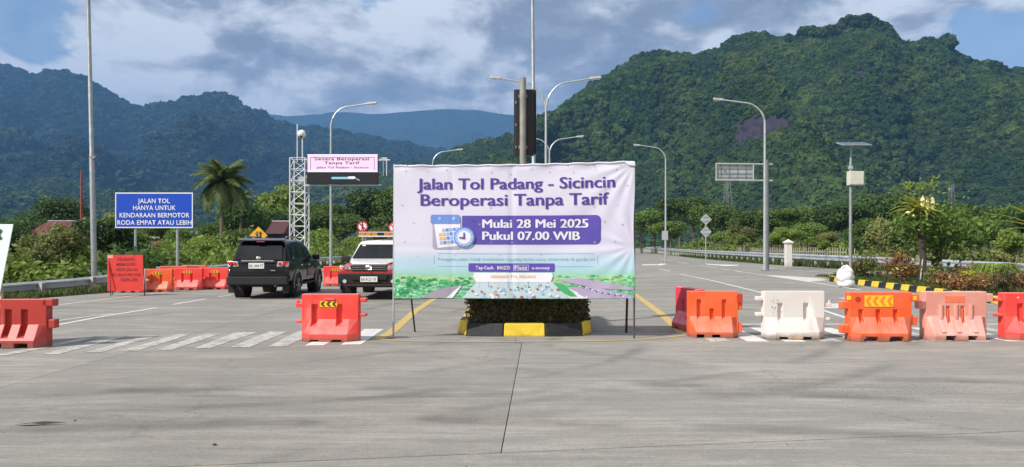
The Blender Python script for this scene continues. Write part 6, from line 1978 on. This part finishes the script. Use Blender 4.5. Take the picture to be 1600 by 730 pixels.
for s in (1, -1):
    q = lambda a: [(p[0] * s, p[1], p[2]) for p in (a if s > 0 else a[::-1])]
    plate('rear_quarter_window', q([(.845, .62, 1.19), (.853, 1.28, 1.19), (.752, 1.24, 1.58), (.752, .80, 1.57)]), .006, .01, car_glass, suv, .006)
    plate('rear_door_window', q([(.855, 1.36, 1.19), (.856, 2.12, 1.19), (.752, 2.0, 1.59), (.752, 1.32, 1.58)]), .006, .01, car_glass, suv, .006)
    plate('front_door_window', q([(.852, 2.20, 1.19), (.83, 3.12, 1.19), (.745, 2.68, 1.56), (.752, 2.08, 1.59)]), .010, .01, car_glass, suv, .006)
    for (yy, nm_) in ((1.42, 'door_handle'), (2.32, 'door_handle')): MB().box((s * .925, yy + .1, .99), (.03, .16, .035)).build(nm_, chrome, suv, bevel=.008)
    for yy in (1.30, 2.16, 3.15): MB().box((s * .918, yy, .80), (.006, .010, .48)).build('door_gap', trim_m, suv)
    arch(s * .90, 1.02, .385, s, black_car, suv); arch(s * .90, 3.78, .385, s, black_car, suv)
    wheel(s * .80, 1.02, .385, .26, suv, s); wheel(s * .80, 3.78, .385, .26, suv, s)
    MB().box((s * .90, 2.4, .40), (.20, 1.75, .05)).build('side_step', trim_m, suv, bevel=.01)
    MB().tube([(s * .62, .72, 1.80), (s * .62, .85, 1.875), (s * .62, 2.1, 1.885), (s * .62, 2.3, 1.81)], .022, 8).build('roof_rail', steel_dark, suv, smooth=True)
    m_ = MB().box((s * 1.0, 3.08, 1.22), (.24, .12, .18)).build('wing_mirror', black_car, suv, bevel=.03)
    MB().box((s * 1.0, 3.015, 1.22), (.20, .012, .14)).build('mirror_glass', car_glass, m_, bevel=.005)
    # tail lamp clusters
    tl = MB().prism([(s * .56, .005, .98), (s * .885, .03, .96), (s * .905, .05, 1.12), (s * .60, .01, 1.13)][::s], (0, .10, 0)).build('tail_lamp', tail_clear, suv, bevel=.012)
    for cx_ in (.66, .80): MB().tube([(s * cx_, .02, 1.055), (s * cx_, -.012, 1.055)], .052, 14).build('red_lens', tail_red, tl, smooth=True)
    MB().prism([(s * .74, -.004, 1.08), (s * .90, .02, 1.07), (s * .905, .03, 1.13), (s * .74, .0, 1.135)][::s], (0, .04, 0)).build('red_lens', tail_red, tl, bevel=.006)
    MB().box((s * .66, -.012, .50), (.18, .02, .05)).build('reflector', tail_red, suv, bevel=.005)
    MB().box((s * .80, .10, .34), (.18, .05, .3)).build('mud_flap', trim_m, suv)
    plate('door_graphic', q([(.926, 2.2, .62), (.926, 3.0, .60), (.926, 3.0, .92), (.926, 2.2, .86)]), .001, .004, mat('grey_red_graphic', (.14, .07, .07), .4, 0, .8, 3), suv, 0)
MB().prism([(-.72, .30, 1.735), (.72, .30, 1.735), (.66, .62, 1.80), (-.66, .62, 1.80)], (0, 0, .03)).build('roof_spoiler', black_car, suv, bevel=.012)
MB().box((0, .305, 1.72), (.24, .03, .03)).build('high_brake_lamp', tail_red, suv, bevel=.004)
MB().box((0, .0, .56), (1.80, .16, .26)).build('rear_bumper', trim_m, suv, bevel=.035)
MB().box((0, -.01, .73), (1.68, .12, .06)).build('bumper_step', black_car, suv, bevel=.015)
MB().box((0, -.005, 1.15), (.96, .035, .035)).build('chrome_strip', chrome, suv, bevel=.006)
pl_ = MB().box((-.03, -.012, 1.00), (.46, .02, .17)).build('number_plate', plate_m, suv, bevel=.004)
text_on('lettering', 'BA 1884 PT', mat('plate_black', (.02, .02, .02), .6), lambda u, v: (-.23 + u, -.0235, .955 + v), .40, .085, pl_, .01, res=1)
MB().ball((.0, .085, 1.225), .075, 14, 8, (1, .2, .7)).build('badge', chrome, suv, smooth=True)
MB().tube([(-.02, .16, 1.26), (-.30, .17, 1.27), (-.42, .18, 1.28)], .012, 6).build('rear_wiper', trim_m, suv)
MB().tube([(.5, .3, .42), (.5, .06, .40)], .035, 10).build('exhaust', steel_dark, suv)
MB().tube([(-.7, 1.02, .38), (.7, 1.02, .38)], .06, 8).build('axle', trim_m, suv)
MB().box((0, 2.3, .40), (1.3, 3.6, .12)).build('underbody', trim_m, suv)
MB().box((.45, .02, .86), (.14, .01, .025)).build('badge', chrome, suv)

# --- white and red pickup facing the camera; local -Y is its front
px0, py0 = G(575, 470)
pk = thing('pickup_truck', 'white and red pickup with an amber roof light bar facing the camera beside the banner', 'pickup truck', (px0, py0 + .05, 0), .0)
def plow(y, w_, z0, zb, zt): return [(w_ - .10, y, z0), (w_ - .01, y, z0 + .12), (w_, y, z0 + .36), (w_ - .01, y, zb - .1), (w_ - .06, y, zb), (w_ - .16, y, zt), (w_ * .5, y, zt + .03), (0, y, zt + .04)]
loft([plow(.10, .84, .50, .88, .96), plow(.22, .90, .46, .97, 1.03), plow(.6, .915, .44, 1.01, 1.07), plow(1.25, .92, .42, 1.06, 1.12), plow(3.2, .92, .42, 1.07, 1.13), plow(5.2, .91, .46, 1.07, 1.12)]).build(
    'body', red_car, pk, bevel=.02, smooth=42)
# white bonnet and doors
MB().prism([(-.50, .15, 1.045), (.50, .15, 1.045), (.66, .55, 1.12), (.72, 1.22, 1.18), (-.72, 1.22, 1.18), (-.66, .55, 1.12)], (0, 0, .022)).build('bonnet', white_car, pk, bevel=.01)
cabp = [[(.80, 1.18, 1.08), (.78, 1.26, 1.18), (.66, 1.86, 1.62), (.60, 1.94, 1.69), (.46, 1.98, 1.735), (0, 2.0, 1.75)],
        [(.86, 1.7, 1.08), (.85, 1.8, 1.18), (.72, 2.1, 1.63), (.66, 2.14, 1.72), (.5, 2.16, 1.77), (0, 2.18, 1.79)],
        [(.87, 2.5, 1.08), (.86, 2.5, 1.18), (.73, 2.6, 1.64), (.67, 2.6, 1.73), (.5, 2.6, 1.785), (0, 2.6, 1.80)],
        [(.86, 3.45, 1.08), (.85, 3.42, 1.18), (.72, 3.30, 1.60), (.66, 3.28, 1.68), (.5, 3.26, 1.73), (0, 3.25, 1.745)]]
loft(cabp).build('cabin', white_car, pk, bevel=.015, smooth=42)
plate('windscreen', [(-.75, 1.285, 1.20), (.75, 1.285, 1.20), (.615, 1.865, 1.63), (-.615, 1.865, 1.63)], .006, .012, car_glass, pk, .01)
for s in (1, -1):
    q = lambda a: [(p[0] * s, p[1], p[2]) for p in (a if s > 0 else a[::-1])]
    plate('front_door_window', q([(.852, 1.75, 1.2), (.86, 2.45, 1.2), (.742, 2.5, 1.6), (.735, 2.1, 1.6)]), .008, .01, car_glass, pk, .006)
    plate('rear_door_window', q([(.86, 2.53, 1.2), (.855, 3.25, 1.2), (.738, 3.15, 1.58), (.742, 2.58, 1.6)]), .008, .01, car_glass, pk, .006)
    plate('door', q([(.921, 1.45, .62), (.921, 2.45, .62), (.921, 2.45, 1.02), (.921, 1.45, 1.02)]), .002, .01, white_car, pk, .006)
    plate('door', q([(.921, 2.5, .62), (.921, 3.35, .62), (.921, 3.35, 1.02), (.921, 2.5, 1.02)]), .002, .01, white_car, pk, .006)
    arch(s * .90, .95, .37, s, trim_m, pk); arch(s * .90, 4.05, .37, s, trim_m, pk)
    wheel(s * .79, .95, .37, .25, pk, s); wheel(s * .79, 4.05, .37, .25, pk, s)
    m_ = MB().box((s * 1.0, 1.55, 1.19), (.26, .12, .18)).build('wing_mirror', trim_m, pk, bevel=.035)
    MB().tube([(s * .84, 1.5, 1.14), (s * .94, 1.54, 1.16)], .025, 6).build('stalk', trim_m, m_)
    # head lamp, swept up towards the wing
    hl = MB().prism([(s * .52, .075, .905), (s * .80, .12, .885), (s * .895, .24, .93), (s * .89, .26, 1.03), (s * .80, .14, 1.035), (s * .50, .085, .99)][::s], (0, .06, 0)).build('headlight', tail_clear, pk, bevel=.012)
    MB().tube([(s * .66, .09, .955), (s * .66, .062, .955)], .052, 14).build('lens', chrome, hl, smooth=True)
    MB().tube([(s * .80, .12, .96), (s * .80, .095, .96)], .035, 12).build('indicator', mat('amber_plastic', (.75, .28, .03), .25), hl, smooth=True)
    MB().tube([(s * .70, .06, .56), (s * .70, .035, .56)], .055, 14).build('fog_lamp', tail_clear, pk, smooth=True)
MB().prism([(-.50, .075, .86), (.50, .075, .86), (.56, .065, 1.0), (.46, .08, 1.035), (-.46, .08, 1.035), (-.56, .065, 1.0)], (0, .06, 0)).build('grille', trim_m, pk, bevel=.01)
for z_ in (.90, .955, 1.005): MB().box((0, .066, z_), (1.0, .012, .014)).build('grille_bar', steel_dark, pk, bevel=.003)
lg = MB()
def ring_pts(rx_, rz_, cz, n=20, yy=.052): return [(rx_ * math.cos(2 * PI * k / n), yy, cz + rz_ * math.sin(2 * PI * k / n)) for k in range(n + 1)]
lg.tube(ring_pts(.095, .065, .955), .010, 6, cap=False); lg.tube(ring_pts(.035, .06, .955, yy=.048), .009, 6, cap=False); lg.tube([(x, y - .002, z) for x, y, z in ring_pts(.07, .025, .98, yy=.048)], .009, 6, cap=False)
tag(lg.build('emblem', chrome, pk, smooth=True))
MB().prism([(-.88, .10, .78), (.88, .10, .78), (.90, .12, .875), (-.90, .12, .875)], (0, .1, 0)).build('bumper_upper', red_car, pk, bevel=.02)
MB().prism([(-.92, .10, .48), (.92, .10, .48), (.91, .07, .79), (-.91, .07, .79)], (0, .22, 0)).build('front_bumper', trim_m, pk, bevel=.035)
MB().prism([(-.5, .045, .60), (.5, .045, .60), (.56, .045, .74), (-.56, .045, .74)], (0, .06, 0)).build('air_intake', mat('deep_black', (.006, .006, .007), .8), pk, bevel=.01)
MB().box((0, .085, .44), (1.5, .1, .07)).build('skid_plate', trim_m, pk, bevel=.015)
pl_ = MB().box((.01, .03, .62), (.50, .02, .16)).build('number_plate', plate_m, pk, bevel=.004)
text_on('lettering', 'BA 8123 UK', mat('plate_black', (0, 0, 0)), lambda u, v: (-.21 + u, .0185, .575 + v), .44, .085, pl_, .01, res=1)
# light bar
lb = MB().box((0, 2.15, 1.90), (1.42, .26, .035)).build('light_bar_base', white_car, pk, bevel=.01)
MB().box((0, 2.15, 2.03), (1.42, .26, .02)).build('light_bar_top', white_car, pk, bevel=.006)
amb = mat('amber_lens', (.62, .22, .03), .2, 0, .1, 9, spec=.7)
for k in range(7):
    x_ = -.6 + .2 * k
    if k == 3: MB().box((x_, 2.15, 1.972), (.19, .24, .095)).build('speaker_grille', trim_m, pk, bevel=.006)
    else: MB().box((x_, 2.15, 1.972), (.188, .24, .095)).build('amber_lens', amb, pk, bevel=.008)
for x_ in (-.5, .5): MB().box((x_, 2.15, 1.84), (.06, .18, .10)).build('bar_foot', steel_dark, pk)
MB().tube([(0, 2.02, 1.80), (0, 2.02, 1.88)], .02, 6).build('aerial', trim_m, pk)
MB().tube([(-.40, 1.33, 1.225), (.08, 1.33, 1.225)], .012, 6).build('wiper', trim_m, pk)
MB().tube([(.10, 1.33, 1.225), (.56, 1.33, 1.225)], .012, 6).build('wiper', trim_m, pk)
MB().box((0, 4.2, 1.15), (1.7, 1.7, .06)).build('tonneau', trim_m, pk, bevel=.01)
MB().box((0, 2.6, .42), (1.3, 4.4, .12)).build('underbody', trim_m, pk)
MB().box((-.48, 1.80, 1.60), (.1, .02, .05), rx=-.6).build('windscreen_sticker', plate_m, pk)

# ================================================================== SMALL THINGS ON THE ROAD
x, y = G(60, 665)
lf = MB()
lf.add([(-.22, -.02, .01), (-.08, -.035, .03), (.05, -.01, .012), (.24, .035, .02), (.05, .02, .035), (-.1, .025, .012)], [(0, 1, 5), (1, 2, 4, 5), (2, 3, 4)])
o = lf.build('fallen_leaf', mat('dry_dark_leaf', (.05, .035, .02), .8), None, clean=True, loc=(x, y, 0)); tag(o, 'long dark dry leaf lying on the concrete at lower left', 'leaf')
for px, py, s_, lab in ((335, 696, .017, 'small dark stone on the concrete near the bottom, left of centre'), (117, 658, .012, 'tiny dark stone just right of the dry leaf')):
    x, y = G(px, py)
    v, f = lumpy((s_, s_ * .8, s_ * .6), 8, 6, .2, px)
    o = MB().add([(a, b_, c + s_ * .4) for a, b_, c in v], f).build('stone', mat('dark_stone', (.06, .055, .05), .9), None, loc=(x, y, 0)); tag(o, lab, 'stone')
n_ = 300
P_ = np.stack([RNG.uniform(-6, 6.5, n_), RNG.uniform(5, 13, n_), np.full(n_, .003)], 1)
P_[:160, 0] = RNG.normal(4.2, 1.2, 160); P_[:160, 1] = RNG.normal(8.3, .7, 160)
s_ = RNG.uniform(.002, .007, n_)
V = np.stack([P_ + np.stack([-s_, -s_, 0 * s_], 1), P_ + np.stack([s_, -s_ * .6, 0 * s_], 1), P_ + np.stack([s_ * .2, s_, 0 * s_], 1), P_ + np.stack([0 * s_, 0 * s_, s_ * 1.1], 1)], 1).reshape(-1, 3)
b4 = np.arange(n_)[:, None] * 4
Q = np.concatenate([b4 + np.array([0, 1, 3]), b4 + np.array([1, 2, 3]), b4 + np.array([2, 0, 3])])
o = link('grit', np_mesh('grit', V, Q, mat('dark_stone', (0, 0, 0)))); tag(o, kind='stuff')

# ================================================================== air
hz = MB().box((-200, 5300, 848), (15000, 11200, 1700))
hzo = hz.build('haze', None, clean=True)
tag(hzo, kind='stuff')
hm = bpy.data.materials.new('humid_air'); hm.use_nodes = True
t = NT(hm.node_tree); t.n.clear()
pv = t.node('ShaderNodeVolumePrincipled', None, Color=(.20, .47, 1.0, 1), Density=.00013, Anisotropy=0.0)
t.l.new(pv.outputs[0], t.node('ShaderNodeOutputMaterial').inputs['Volume'])
hzo.data.materials.append(hm)
